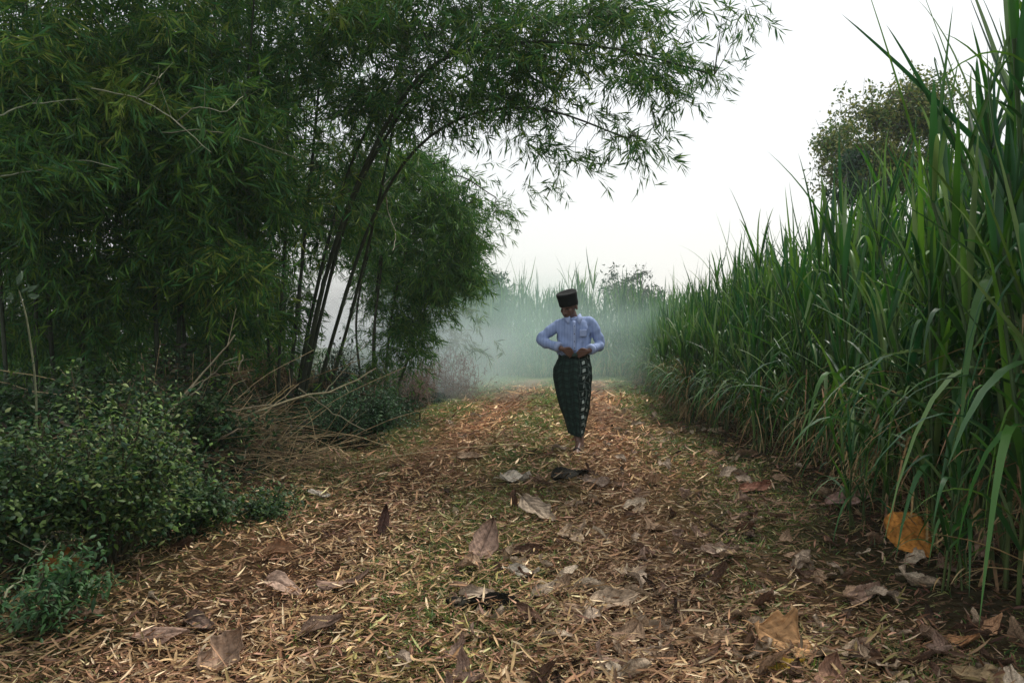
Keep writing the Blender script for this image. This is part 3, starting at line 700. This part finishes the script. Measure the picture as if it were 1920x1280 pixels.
while y < 30:
    sp = .40 if y < 9 else .46 if y < 16 else .62
    rows = 5 if y < 9 else 5 if y < 16 else 4
    for r_ in range(rows):
        x = edge_r(y)+.12+r_*(.46 if y < 16 else .55)+rng.uniform(-.12, .12); yy = y+rng.uniform(-.15, .15)
        if x > .6*yy+.55: continue
        s = rng.uniform(.88, 1.1)*(1+.05*r_)*(.86 if r_ == 0 else 1)*(1.14 if y < 4.3 else .99 if y < 5.3 else .93 if y < 7 else .91 if y < 11 else .90)
        if r_ == 0: lab, g = 'leafy sugarcane plant in the front row along the path edge of the field', 'sugarcane plants of the front row'
        else: lab, g = 'sugarcane plant inside the field, behind the front row', 'sugarcane plants inside the field'
        put_cane(cp[rng.integers(0, 8)], x, yy, s, rng.uniform(.95, 1.1), lab, g); nc += 1
    y += sp
for i in range(7):
    yy = 12.2+i*.42; put_cane(cdry, edge_r(yy)-.05+rng.uniform(-.1, .1), yy, rng.uniform(.75, .9), 1, 'sugarcane plant with bare straw yellow lower stalks at the bend of the field edge', 'straw based sugarcane plants'); nc += 1
for i in range(48):
    x = -3.2+(i % 24)*.46+rng.uniform(-.15, .15); yy = 30.5+(i//24)*.9+rng.uniform(-.3, .3)
    if x > edge_r(30)+1: continue
    put_cane(cp[rng.integers(0, 8)], x, yy, 1.5, rng.uniform(.95, 1.15), 'tall cane plant in the hazy row closing off the end of the path', 'cane plants at the end of the path'); nc += 1
print('cane', nc)
# the mass of the field beyond the single plants
mb = MB(); n = 9000
x = rng.uniform(-5, 16, n); y = rng.uniform(31.8, 36, n); z = rng.uniform(.0, 2.6, n)+.25*hnoise(x, y)
az = rng.uniform(0, 6.28, n); el = rng.uniform(.9, 1.5, n)
blades(mb, np.stack([x, y, z], 1), np.stack([np.cos(az)*np.cos(el), np.sin(az)*np.cos(el), np.sin(el)], 1), np.stack([-np.sin(az), np.cos(az), 0*az], 1), rng.uniform(.8, 1.5, n), .055, rng.uniform(.1, .8, n), mixcol(n, CG, None, .2), prof=(.6, 1, .6, 0))
n = 16000
y = rng.uniform(5, 31, n); x = edge_r(y)+rng.uniform(2.5, 5.0, n); z = rng.uniform(.1, 1.9, n)
az = rng.uniform(0, 6.28, n); el = rng.uniform(.7, 1.5, n)
blades(mb, np.stack([x, y, z+gz(x, y)], 1), np.stack([np.cos(az)*np.cos(el), np.sin(az)*np.cos(el), np.sin(el)], 1), np.stack([-np.sin(az), np.cos(az), 0*az], 1), rng.uniform(.7, 1.2, n), .045, rng.uniform(.1, .9, n), mixcol(n, CG, None, .2), prof=(.6, 1, .6, 0))
tagit(mb.build('cane_field', M_cane), 'mass of cane leaves filling the field beyond the separate plants', 'cane field', kind='stuff')

# ------------------------------------------------------------------ trees
def tree(label, px, d, h, cr, ch, n, lsize, cols, seed, bare=.0, trunk=.12, cz=None, group='trees beyond the field', lobes=14, tcol=(.06, .05, .04)):
    r = np.random.default_rng(seed); b = A((px-960)/F*d, d, 0)
    root = empty('tree', b, label=label, cat='tree', group=group)
    mt, mlb, mc = MB(), MB(), MB()
    cz = cz or h-ch
    tp = spline([A(0, 0, -.1), A(r.normal(0, .2), 0, cz*.6), A(r.normal(0, .2), 0, cz+ch*.3)], 10)
    tube(mt, tp, np.linspace(trunk, trunk*.45, 10), 8, tcol)
    Q = []
    for i in range(lobes):
        v = runit(1, r)[0]; c = A(v[0]*cr*.72, v[1]*cr*.72, cz+ch*(.15+.68*abs(r.uniform(-.1, 1))*(1-.35*(v[0]**2+v[1]**2))))
        p = spline([tp[r.integers(5, 10)], (tp[8]+c)/2+r.normal(0, .15, 3), c], 7)
        tube(mlb, p, np.linspace(trunk*.35, .015, 7), 5, tcol)
        m = n//lobes; rr = cr*r.uniform(.25, .5)
        q = c+runit(m, r)*rr*r.uniform(.1, 1.25, (m, 1))*A(1, 1, .8); cc_ = q[r.integers(0, m, max(4, m//30))]; q = np.where(r.uniform(size=(m, 1)) < .6, cc_[r.integers(0, len(cc_), m)]+r.normal(0, .10*rr+.03, (m, 3)), q)
        Q.append(q)
        ts = c+runit(14, r)*rr*A(1, 1, .8); sticks(mlb, np.repeat(c[None], 14, 0), ts, .012, A(*tcol))
        for t_ in ts[:8]:
            e = t_+r.normal(0, .25*cr*.4, (3, 3)); sticks(mlb, np.repeat(t_[None], 3, 0), e, .006, A(*tcol))
    Q = np.concatenate(Q); Q = Q[r.uniform(size=len(Q)) > bare]
    Ls = lsize*r.uniform(.6, 1.3, len(Q))
    hz = np.clip((Q[:, 2]-cz)/ch, 0, 1)[:, None]
    flecks(mc, Q, runit(len(Q), r)+A(0, 0, -.2), runit(len(Q), r), Ls, Ls*.5, mixcol(len(Q), cols, None, .3, r))
    mt.build('trunk', M_wood, root, True); mlb.build('limbs', M_wood, root); mc.build('crown', M_shrub, root)
tree('round leafy tree with a yellowish top rising behind the cane field', 1655, 21, 8.3, 1.75, 3.6, 22000, .11, [(.06, .12, .03), (.19, .22, .05), (.25, .25, .07), (.10, .17, .04)], 61, 0, .11, cz=4.6, lobes=26)
tree('dark green tree half hidden by the cane, left of the yellowish one', 1612, 19, 6.2, .8, 3.6, 12000, .10, [(.03, .07, .035), (.04, .09, .04), (.025, .055, .035)], 62, 0, .1, cz=2.6, lobes=16)
tree('sparse hazy tree on the horizon above the walking man', 1185, 62, 7.6, 2.6, 3.6, 2600, .25, [(.06, .08, .05), (.05, .07, .05)], 63, .35, .15, cz=3.8, lobes=16)
tree('smaller hazy tree on the horizon right of the sparse one', 1240, 66, 6.2, 1.6, 2.6, 1500, .25, [(.06, .08, .05)], 64, .3, .12, cz=3.4, lobes=10)
tree('hazy green tree just beyond the bamboo at the end of the path', 890, 38, 5.3, 2.0, 3.4, 8000, .17, [(.04, .09, .05), (.05, .10, .05)], 65, 0, .14, cz=1.9, lobes=18)
tree('hazy dark tree deep behind the bamboo thicket', 800, 44, 7.0, 2.8, 5, 9000, .22, [(.04, .09, .05), (.05, .10, .05)], 66, 0, .14, cz=2.2, lobes=18)
# ------------------------------------------------------------------ the walking man
def cap_chain(mb, pts, rad, k=14):
    """closed tapered limb through the joints, round ends"""
    pts = np.asarray(pts, float); rad = np.asarray(rad, float)
    n = max(10, len(pts)*5); p = spline(pts, n); r = np.interp(np.linspace(0, len(pts)-1, n), np.arange(len(pts)), rad)
    t0 = nrm((p[0]-p[1])[None])[0]; t1 = nrm((p[-1]-p[-2])[None])[0]
    a = np.linspace(.15, 1, 4)*math.pi/2
    P0 = [p[0]+t0*r[0]*math.cos(x) for x in a[:-1]]; R0 = [r[0]*math.sin(x) for x in a[:-1]]
    P1 = [p[-1]+t1*r[-1]*math.cos(x) for x in a[:-1][::-1]]; R1 = [r[-1]*math.sin(x) for x in a[:-1][::-1]]
    tube(mb, np.array(P0+list(p)+P1), np.array(R0+list(r)+R1), k)
def ellip(mb, c, s, M=None, nu=14, nv=20):
    th = np.linspace(.02, math.pi-.02, nu); ph = np.arange(nv)*2*math.pi/nv
    V = np.stack([np.outer(np.sin(th), np.cos(ph)), np.outer(np.sin(th), np.sin(ph)), np.outer(np.cos(th), np.ones(nv))], -1).reshape(-1, 3)*np.asarray(s)
    if M is not None: V = V@M.T
    b = mb.n; mb.add(V+np.asarray(c), grid_faces(nu, nv, True)[:, ::-1])
    for e, fl in ((0, 0), (nu-1, 1)):
        ring = V[e*nv:(e+1)*nv]+np.asarray(c)
        f = np.stack([np.arange(nv), (np.arange(nv)+1) % nv, np.full(nv, nv)], 1)
        mb.add(np.vstack([ring, ring.mean(0)]), f if fl else f[:, ::-1])
def rings(mb, prof, k=64, fold=None, cap=True):
    """prof rows: z, cx, cy, half width, half depth, squareness"""
    prof = np.asarray(prof, float); zz = np.linspace(0, len(prof)-1, (len(prof)-1)*6+1)
    pr = np.stack([np.interp(zz, np.arange(len(prof)), prof[:, j]) for j in range(6)], 1)
    # smooth the interpolation
    for _ in range(3): pr[1:-1] = (pr[:-2]+2*pr[1:-1]+pr[2:])/4
    a = np.arange(k)*2*math.pi/k; V = []
    for row in pr:
        z, cx, cyy, hw, hd, sq = row
        c, s = np.cos(a), np.sin(a); e = 2/sq
        x = np.sign(c)*np.abs(c)**e*hw; y = np.sign(s)*np.abs(s)**e*hd
        f = 1 if fold is None else 1+fold(a, z)
        V.append(np.stack([cx+x*f, cyy+y*f, np.full(k, z)], 1))
    V = np.array(V); mb.add(V.reshape(-1, 3), grid_faces(len(V), k, True))
    if cap:
        for e in (0, -1):
            ring = V[e]; f = np.stack([np.arange(k), (np.arange(k)+1) % k, np.full(k, k)], 1)
            mb.add(np.vstack([ring, ring.mean(0)]), f if e else f[:, ::-1])
    return V
def remesh(o, vox, sm=4):
    m = o.modifiers.new('one skin', 'REMESH'); m.mode = 'VOXEL'; m.voxel_size = vox; m.use_smooth_shade = True
    s = o.modifiers.new('soften', 'SMOOTH'); s.factor = .5; s.iterations = sm
def solid(name, base, rough=.6, gloss=.03):
    m = D.materials.new(name); m.use_nodes = True; p = m.node_tree.nodes['Principled BSDF']
    p.inputs['Base Color'].default_value = (*base, 1); p.inputs['Roughness'].default_value = rough; p.inputs['Specular IOR Level'].default_value = gloss*10
    n = m.node_tree.nodes.new('ShaderNodeTexNoise'); n.inputs['Scale'].default_value = 30; n.inputs['Detail'].default_value = 5
    tc = m.node_tree.nodes.new('ShaderNodeTexCoord'); m.node_tree.links.new(tc.outputs['Object'], n.inputs['Vector'])
    cr = m.node_tree.nodes.new('ShaderNodeMixRGB'); cr.inputs[1].default_value = (*[c*.75 for c in base], 1); cr.inputs[2].default_value = (*[c*1.2 for c in base], 1)
    m.node_tree.links.new(n.outputs['Fac'], cr.inputs[0]); m.node_tree.links.new(cr.outputs[0], p.inputs['Base Color'])
    return m
M_skin = solid('skin', (.13, .068, .048), .5, .04); M_hat = solid('black velvet', (.007, .008, .008), .9, .02)
M_sandal = solid('sandal', (.02, .017, .015), .6); M_hair = solid('hair', (.006, .005, .005), .6); M_collar = solid('shirt trim', (.34, .42, .63), .9, .01)
# striped shirt cloth
M_shirt = D.materials.new('striped shirt'); M_shirt.use_nodes = True; t = M_shirt.node_tree; p = t.nodes['Principled BSDF']; p.inputs['Roughness'].default_value = .85
tc = t.nodes.new('ShaderNodeTexCoord'); sp = t.nodes.new('ShaderNodeSeparateXYZ'); t.links.new(tc.outputs['Object'], sp.inputs[0])
ma = t.nodes.new('ShaderNodeMath'); ma.operation = 'MULTIPLY'; ma.inputs[1].default_value = 420; t.links.new(sp.outputs[0], ma.inputs[0])
ms = t.nodes.new('ShaderNodeMath'); ms.operation = 'SINE'; t.links.new(ma.outputs[0], ms.inputs[0])
mr = t.nodes.new('ShaderNodeMapRange'); mr.inputs[1].default_value = .1; mr.inputs[2].default_value = .8; t.links.new(ms.outputs[0], mr.inputs[0])
mx = t.nodes.new('ShaderNodeMixRGB'); mx.inputs[1].default_value = (.21, .29, .50, 1); mx.inputs[2].default_value = (.34, .43, .66, 1)
t.links.new(mr.outputs[0], mx.inputs[0]); t.links.new(mx.outputs[0], p.inputs['Base Color'])

MX, MY = .63, 8.8
man = empty('person', (MX, MY, float(gz(MX, MY))+.005), label='man in black cap, blue striped shirt and dark green checked sarong walking with head bowed', cat='person')
# joints
neck = A(-.005, .0, 1.33); hd = A(-.048, -.045, 1.445)
fw = nrm(A(-.50, -.72, -.38)[None])[0]; rt = nrm(np.cross(fw, A(0, 0, 1))[None])[0]; upv = np.cross(rt, fw)
HM = 1.10*np.stack([rt, fw, upv], 1)                       # head frame: x right of the face's own, y forward, z up
def H(x, y, z): return hd+HM@A(x, y, z)
shR, elR, wrR = A(-.150, .0, 1.262), A(-.315, -.05, 1.120), A(-.120, -.20, 1.020)
shL, elL, wrL = A(.175, .0, 1.290), A(.262, -.01, 1.080), A(.14, -.19, 1.00)
b = MB()
cap_chain(b, [A(.01, .0, .93), A(.01, .005, 1.12), A(.005, .01, 1.22)], [.115, .105, .095])
cap_chain(b, [A(.005, .01, 1.26), neck, H(0, -.015, -.07)], [.075, .055, .054])
cap_chain(b, [A(-.02, 0, 1.25), shR+A(.01, 0, -.015), elR, (elR+wrR)/2, wrR], [.06, .042, .034, .032, .024])
cap_chain(b, [A(.03, 0, 1.26), shL+A(-.01, 0, -.015), elL, (elL+wrL)/2, wrL], [.06, .042, .034, .032, .024])
# head
ellip(b, H(0, -.015, .03), (.074, .096, .088), HM); ellip(b, H(0, .025, -.035), (.058, .062, .075), HM); ellip(b, H(0, .055, -.088), (.024, .022, .018), HM)
cap_chain(b, [H(0, .082, .015), H(0, .100, -.012), H(0, .106, -.03)], [.009, .011, .015], 8)
for s in (-1, 1):
    ellip(b, H(s*.014, .094, -.034), (.009, .010, .008), HM, 8, 10)
    ellip(b, H(s*.076, -.01, -.01), (.009, .018, .031), HM, 8, 10)
    ellip(b, H(s*.035, .055, -.02), (.022, .022, .02), HM, 8, 10)
    cap_chain(b, [H(s*.012, .085, .022), H(s*.045, .07, .024)], [.008, .006], 8)
ellip(b, H(0, .084, -.058), (.021, .009, .006), HM, 8, 12); ellip(b, H(0, .080, -.068), (.018, .009, .007), HM, 8, 12)
# hands: palm, four fingers, thumb, closing on the roll of the sarong
def hand(w, tgt, side, seed):
    r = np.random.default_rng(seed); f = nrm((tgt-w)[None])[0]; dn = A(0, .25, -.97); dn = nrm((dn-f*np.dot(dn, f))[None])[0]; sd_ = np.cross(f, dn)
    for q in (-1, 0, 1): cap_chain(b, [w, w+f*.045+dn*q*.016, w+f*.078+dn*q*.024], [.018, .015, .012], 10)
    for q, ln in enumerate((.060, .067, .062, .050)):
        o_ = w+f*.078+dn*(q-1.5)*.0185; back = A(0, .9, -.3)
        d1 = nrm((f+back*.25)[None])[0]; d2 = nrm((f*.5+back*.8+dn*.2)[None])[0]; d3 = nrm((back+dn*.3-f*.2)[None])[0]
        cap_chain(b, [o_-f*.01, o_+d1*ln*.45, o_+d1*ln*.45+d2*ln*.32, o_+d1*ln*.45+d2*ln*.32+d3*ln*.25], [.0095, .0088, .008, .0068], 8)
    o_ = w+f*.02-dn*.022; cap_chain(b, [o_, o_+f*.035-dn*.022+A(0, -.008, 0), o_+f*.068-dn*.018+A(0, .006, 0)], [.012, .0105, .0085], 8)
hand(wrR, A(-.02, -.185, .965), 1, 1); hand(wrL, A(.035, -.185, .965), -1, 2)
# legs and feet
hipR, hipL = A(-.07, 0, .90), A(.09, 0, .90)
kR, aR = A(-.02, -.08, .50), A(.045, -.16, .10); kL, aL = A(.06, -.02, .49), A(.085, .17, .16)
cap_chain(b, [A(.01, 0, .95), hipR, kR, kR*.5+aR*.5+A(0, .03, 0), aR], [.11, .085, .058, .052, .036])
cap_chain(b, [A(.01, 0, .95), hipL, kL, kL*.5+aL*.5+A(0, .03, 0), aL], [.11, .085, .058, .052, .036])
def foot(a, f, dz):
    heel = a+A(0, .035, -.055-dz*.3); ball = a+f*.12+A(0, 0, -.075); toe = a+f*.175+A(0, 0, -.082)
    cap_chain(b, [a, heel], [.036, .030], 10); cap_chain(b, [a+A(0, -.01, -.02), (a+ball)/2+A(0, 0, -.008), ball, toe], [.034, .032, .030, .018], 12)
    for q in range(5):
        sd_ = np.cross(f, A(0, 0, 1)); o_ = ball+sd_*(q-2)*.015+A(0, 0, -.004); cap_chain(b, [o_, o_+f*(.07-.008*abs(q-1))+A(0, 0, -.006)], [.012, .0085], 8)
    return heel, ball, toe
fR = nrm(A(-.22, -1, -.02)[None])[0]; fL = nrm(A(.05, -.75, -.65)[None])[0]
h1 = foot(aR, fR, 0); h2 = foot(aL, fL, 0)
body = b.build('body', M_skin, man, True); remesh(body, .0055, 3)
# hair and cap
b = MB(); ellip(b, H(0, -.028, .03), (.079, .090, .082), HM); o = b.build('hair', M_hair, man, True)
b = MB(); k = 40; a = np.arange(k)*2*math.pi/k; V = []
for z, g in ((.014, 1.02), (.018, 1.05), (.05, 1.06), (.09, 1.10), (.118, 1.14), (.128, 1.13), (.132, 1.08), (.130, .9), (.126, .5), (.123, .05)):
    yy = np.cos(a)*.100*g-.012; xx = np.sin(a)*.082*g*(1-.08*np.abs(np.cos(a)))
    dz = -.014*np.exp(-(xx/.012)**2) if g < 1.0 and z > .14 else 0
    zz = z+.012*(np.cos(a) > 0)*np.cos(a)+dz
    V.append(np.stack([xx, yy, zz+0*a], 1)@HM.T+hd)
V = np.array(V); b.add(V.reshape(-1, 3), grid_faces(len(V), k, True)); b.build('cap', M_hat, man, True)
for s in (-1, 1):
    b = MB(); ellip(b, H(s*.03, .073, .002), (.012, .009, .006), HM, 8, 12); b.build('eye', M_hair, man, True)
# shirt
def sf(a, z):
    return .045*np.sin(a*7+z*12)+.045*np.sin(a*11-z*22+1)+.018*np.sin(z*60+a*3)+.02*np.sin(a*4+z*45)*(z < 1.1)
b = MB()
rings(b, [(.945, .01, 0, .150, .118, 2.2), (.99, .01, -.005, .172, .135, 2.2), (1.05, .01, -.005, .160, .130, 2.2), (1.14, .01, 0, .165, .125, 2.2), (1.23, .01, .005, .180, .125, 2.3), (1.29, .01, .008, .170, .105, 2.2), (1.325, .005, .01, .11, .08, 2), (1.345, .0, .008, .068, .066, 2)], 72, sf)
def sleeve(pts, rad, seed):
    pts = spline(pts, 36); u = np.linspace(0, 1, 36); r = np.random.default_rng(seed)
    rad = np.interp(u, np.linspace(0, 1, len(rad)), rad)*(1+(.02+.09*u)*np.sin(u*36+seed)+(.01+.08*u)*np.sin(u*61+2*seed)); tube(b, pts, rad, 18)
sleeve([A(-.06, .005, 1.27), shR+A(0, 0, -.01), (shR+elR)/2+A(-.012, 0, .0), elR+A(-.012, .01, -.01), elR*.5+wrR*.5+A(-.01, 0, -.01), elR*.22+wrR*.78], [.078, .064, .057, .053, .050, .047, .044], 1)
sleeve([A(.08, .005, 1.275), shL+A(0, 0, -.01), (shL+elL)/2+A(.012, 0, 0), elL+A(.012, .01, -.01), elL*.5+wrL*.5+A(.01, 0, -.01), elL*.2+wrL*.8], [.074, .064, .057, .053, .050, .047, .044], 2)
shirt = b.build('shirt', M_shirt, man, True); remesh(shirt, .008, 3)
for nm, e, w_ in (('cuff', elR, wrR), ('cuff', elL, wrL)):
    b = MB(); d_ = w_-e; tube(b, np.array([e+d_*q for q in (.70, .71, .80, .88, .89)]), [.042, .052, .054, .050, .040], 20); b.build(nm, M_collar, shirt, True)
for s in (-1, 1):                                    # collar wings
    q = np.array([A(s*.030, -.100, 1.325), A(s*.052, -.132, 1.262), A(s*.094, -.100, 1.322), A(s*.085, -.030, 1.352), A(s*.070, -.035, 1.375), A(s*.040, -.090, 1.352)])+A(-.002, -.006, .004)
    b = MB(); q2 = q+A(0, .005, -.003); b.add(np.vstack([q, q2, (q.mean(0)+A(0, -.001, .001))[None], q2.mean(0)[None]]),
        [[i, (i+1) % 6, 12] for i in range(6)]+[[6+(i+1) % 6, 6+i, 13] for i in range(6)]+[[i, 6+i, (i+1) % 6] for i in range(6)]+[[6+i, 6+(i+1) % 6, (i+1) % 6] for i in range(6)])
    b.build('collar_wing', M_collar, shirt)
b = MB(); tube(b, spline([A(.0, .07, 1.352), A(-.062, .01, 1.358), A(-.045, -.05, 1.335), A(-.012, -.082, 1.312)], 12), .007, 6); tube(b, spline([A(.0, .07, 1.352), A(.06, .01, 1.358), A(.045, -.05, 1.335), A(.008, -.082, 1.312)], 12), .007, 6); b.build('collar_band', M_collar, shirt, True)
b = MB(); z = np.linspace(1.30, 1.0, 14); yb = -np.interp(z, [1.0, 1.14, 1.23, 1.30], [.137, .128, .133, .098]); yb -= .004
V = np.stack([np.stack([np.full(14, .004-.013), yb, z], 1), np.stack([np.full(14, .004+.013), yb, z], 1)], 1).reshape(-1, 3); b.add(V, grid_faces(14, 2)); o = b.build('button_placket', M_collar, shirt, True)
m_ = o.modifiers.new('thickness', 'SOLIDIFY'); m_.thickness = .006
for zz in (1.245, 1.17, 1.095, 1.03):
    b = MB(); ellip(b, A(.004, float(np.interp(zz, z[::-1], yb[::-1]))-.008, zz), (.005, .003, .005), None, 6, 8); b.build('button', M_sandal, shirt, True)
b = MB(); px_ = np.linspace(.055, .125, 6); pz_ = np.linspace(1.14, 1.215, 6); Xp, Zp = np.meshgrid(px_, pz_, indexing='ij')
Yp = -.133*np.sqrt(np.clip(1-((Xp-.01)/.19)**2, .1, 1))-.006; b.add(np.stack([Xp, Yp, Zp], -1), grid_faces(6, 6)); o = b.build('breast_pocket', M_collar, shirt, True)
m_ = o.modifiers.new('thickness', 'SOLIDIFY'); m_.thickness = .005
# sarong: many rings, woven checks as vertex colours
k = 220; nz = 240; zz = np.linspace(.985, .165, nz); a = np.arange(k)*2*math.pi/k
def I(xs_, ys_): return np.interp(-zz, [-q for q in xs_], ys_)
ZL = [.985, .94, .90, .82, .76, .66, .55, .42, .30, .20, .125]
cx = I(ZL, [.010, .010, .004, -.004, -.004, -.002, .002, .010, .022, .030, .032]); hw = I(ZL, [.152, .154, .172, .196, .198, .188, .172, .146, .114, .090, .078])
cyy = I(ZL, [0, -.005, -.01, -.02, -.02, -.02, -.02, -.01, .0, .0, .0]); hdp = I(ZL, [.130, .134, .145, .160, .165, .165, .17, .18, .19, .20, .20])
for q_ in (cx, hw, cyy, hdp):
    for _ in range(12): q_[1:-1] = (q_[:-2]+2*q_[1:-1]+q_[2:])/4
V = []
for i in range(nz):
    z_ = zz[i]; g = np.clip((.93-z_)/.5, 0, 1)
    fr = np.exp(-(((a-5.25+math.pi) % (2*math.pi)-math.pi)/.55)**2)     # folds gather at his front left
    rr = 1+g*(.045*np.sin(a*5+z_*6)+.018*np.sin(a*9-z_*11+1))+fr*(.085*np.sin(a*15+z_*9)+.05*np.sin(z_*38+a*4))*np.clip(g*2, .25, 1)
    rr += .03*np.exp(-((z_-.955)/.018)**2)*(1+.5*np.sin(a*13))+.010*np.sin(z_*55+a*2)*(1-g)
    V.append(np.stack([cx[i]+np.cos(a)*hw[i]*rr, cyy[i]+np.sin(a)*hdp[i]*rr, z_+.012*np.sin(a*2+1)*(g)+.0*a], 1))
V = np.array(V); U = a*.16; Ug, Zg = np.meshgrid(U, zz); ag = np.broadcast_to(a, Ug.shape)
Zg = Zg+.05*np.sin(ag*1.0)+.01*np.sin(ag*9)
def band(v, per, w0, off=0): return ((((v+off)/per) % 1) < w0).astype(float)
bu, bz = band(Ug, .075, .42), band(Zg, .075, .42)
Ug = Ug+.012*np.sin(Zg*22)
lu, lz = band(Ug, .075, .07, .03), band(Zg, .075, .07, .03)
C = A(.004, .010, .008)+(bu+bz)[..., None]*A(.003, .008, .006)+(bu*bz)[..., None]*A(.006, .014, .012)+np.clip(lu+lz, 0, 1)[..., None]*A(.008, .018, .016)
pn = np.exp(-(((ag-5.35+math.pi) % (2*math.pi)-math.pi)/.36)**4)
pz = .35+.65*np.clip(.5+.8*np.sin(Zg*31+ag*5)*np.sin(Zg*13+2), 0, 1)
C = C+(pn*bu*bz*pz)[..., None]*A(.50, .54, .50)+(pn*np.clip(lu+lz, 0, 1))[..., None]*A(.10, .12, .11)
b = MB(); b.add(V.reshape(-1, 3), grid_faces(nz, k, True)[:, ::-1], C.reshape(-1, 3))
M_sar = mat('woven sarong', rough=.85, gloss=.02); o = b.build('sarong', M_sar, man, True)
m_ = o.modifiers.new('thickness', 'SOLIDIFY'); m_.thickness = .004
b = MB(); tube(b, spline([A(-.05, -.150, .957), A(.0, -.165, .962), A(.05, -.155, .958)], 10), [.012, .016, .02, .022, .022, .022, .022, .02, .016, .01], 10, (.03, .055, .045)); b.build('waist_roll', M_sar, o, True)
for (hl, bl, tt) in (h1, h2):
    b = MB(); ax = nrm((tt-hl)[None])[0]; sd_ = nrm(np.cross(ax, A(0, 0, 1))[None])[0]; n_ = np.cross(sd_, ax)
    oc = (hl+tt)/2+ax*.012-n_*.038
    aa = np.arange(28)*2*math.pi/28; rim = [oc+ax*.135*math.cos(q)+sd_*(.044+.007*math.cos(q))*math.sin(q) for q in aa]
    rim = np.array(rim); up_ = rim+n_*.016; b.add(np.vstack([rim, up_, oc[None], (oc+n_*.016)[None]]), [[i, (i+1) % 28, 28+(i+1) % 28, 28+i] for i in range(28)])
    b.add(np.vstack([rim, up_, oc[None], (oc+n_*.016)[None]]), [[(i+1) % 28, i, 56] for i in range(28)]+[[28+i, 28+(i+1) % 28, 57] for i in range(28)])
    so_ = b.build('sandal', M_sandal, man)
    b = MB(); c_ = bl-n_*.0
    tube(b, spline([c_+sd_*.044-n_*.03, c_+sd_*.03+n_*.012, c_+n_*.030, c_-sd_*.03+n_*.012, c_-sd_*.044-n_*.03], 12), .009, 6); b.build('strap', M_sandal, so_, True)

man.scale = (1.02, 1.02, 1.02)
# ------------------------------------------------------------------ smoke and haze
def volume_mat(name, col, dens, aniso=0., noisy=False):
    m = D.materials.new(name); m.use_nodes = True; t = m.node_tree; t.nodes.clear()
    o = t.nodes.new('ShaderNodeOutputMaterial'); v = t.nodes.new('ShaderNodeVolumePrincipled')
    v.inputs['Color'].default_value = (*col, 1); v.inputs['Density'].default_value = dens; v.inputs['Anisotropy'].default_value = aniso
    t.links.new(v.outputs[0], o.inputs['Volume'])
    if noisy:
        N = t.nodes.new; L = t.links.new
        tc = N('ShaderNodeTexCoord'); mp = N('ShaderNodeMapping')
        no = N('ShaderNodeTexNoise'); no.inputs['Scale'].default_value = 2.2; no.inputs['Detail'].default_value = 2.5; no.inputs['Distortion'].default_value = .6
        L(tc.outputs['Object'], mp.inputs[0]); L(mp.outputs[0], no.inputs['Vector'])
        ln = N('ShaderNodeVectorMath'); ln.operation = 'LENGTH'; L(tc.outputs['Object'], ln.inputs[0])
        fo = N('ShaderNodeMapRange'); fo.interpolation_type = 'SMOOTHSTEP'
        fo.inputs[1].default_value = 1; fo.inputs[2].default_value = .0; fo.inputs[3].default_value = 0; fo.inputs[4].default_value = 1
        L(ln.outputs['Value'], fo.inputs[0])
        nr = N('ShaderNodeMapRange'); nr.inputs[1].default_value = .35; nr.inputs[2].default_value = .7; nr.inputs[3].default_value = .25; nr.inputs[4].default_value = 1.6
        L(no.outputs['Fac'], nr.inputs[0])
        mu = N('ShaderNodeMath'); mu.operation = 'MULTIPLY'; L(fo.outputs[0], mu.inputs[0]); L(nr.outputs[0], mu.inputs[1])
        m2 = N('ShaderNodeMath'); m2.operation = 'MULTIPLY'; L(mu.outputs[0], m2.inputs[0]); m2.inputs[1].default_value = dens
        L(m2.outputs[0], v.inputs['Density'])
    return m
def puff(label, c, s, col, dens, rz=0):
    import bmesh
    bm = bmesh.new(); bmesh.ops.create_icosphere(bm, subdivisions=3, radius=1)
    me = D.meshes.new('smoke'); bm.to_mesh(me); bm.free(); me.materials.append(volume_mat('smoke', col, dens, 0, True))
    o = D.objects.new('smoke', me); COL.objects.link(o); o.location = c; o.scale = s; o.rotation_euler = (0, 0, rz)
    tagit(o, label, 'smoke', kind='stuff')
puff('pale teal smoke drifting low across the end of the path', (-.2, 22, 1.1), (6.5, 7.5, 2.8), (.66, .88, .81), .14)
puff('bluish white smoke thickest at the foot of the bamboo', (-2.1, 17.5, .9), (2.8, 4.6, 1.6), (.78, .86, .90), .36)
puff('grey smoke hanging in the gap between the bamboo culms', (-4.6, 19, 1.6), (2.6, 3.4, 2.2), (.88, .88, .92), .34)
bm = MB(); x0, x1, y0, y1, z0, z1 = -30, 30, -8, 85, -1.2, 13.5
V = np.array([(x, y, z) for x in (x0, x1) for y in (y0, y1) for z in (z0, z1)], float)
bm.add(V, [[0, 1, 3, 2], [4, 6, 7, 5], [0, 4, 5, 1], [2, 3, 7, 6], [0, 2, 6, 4], [1, 5, 7, 3]])
hz = bm.build('haze', volume_mat('haze', (.80, .93, .88), .0011)); hz.data.color_attributes.remove(hz.data.color_attributes[0])
tagit(hz, 'thin pale haze filling the air over the whole path', 'haze', kind='stuff')
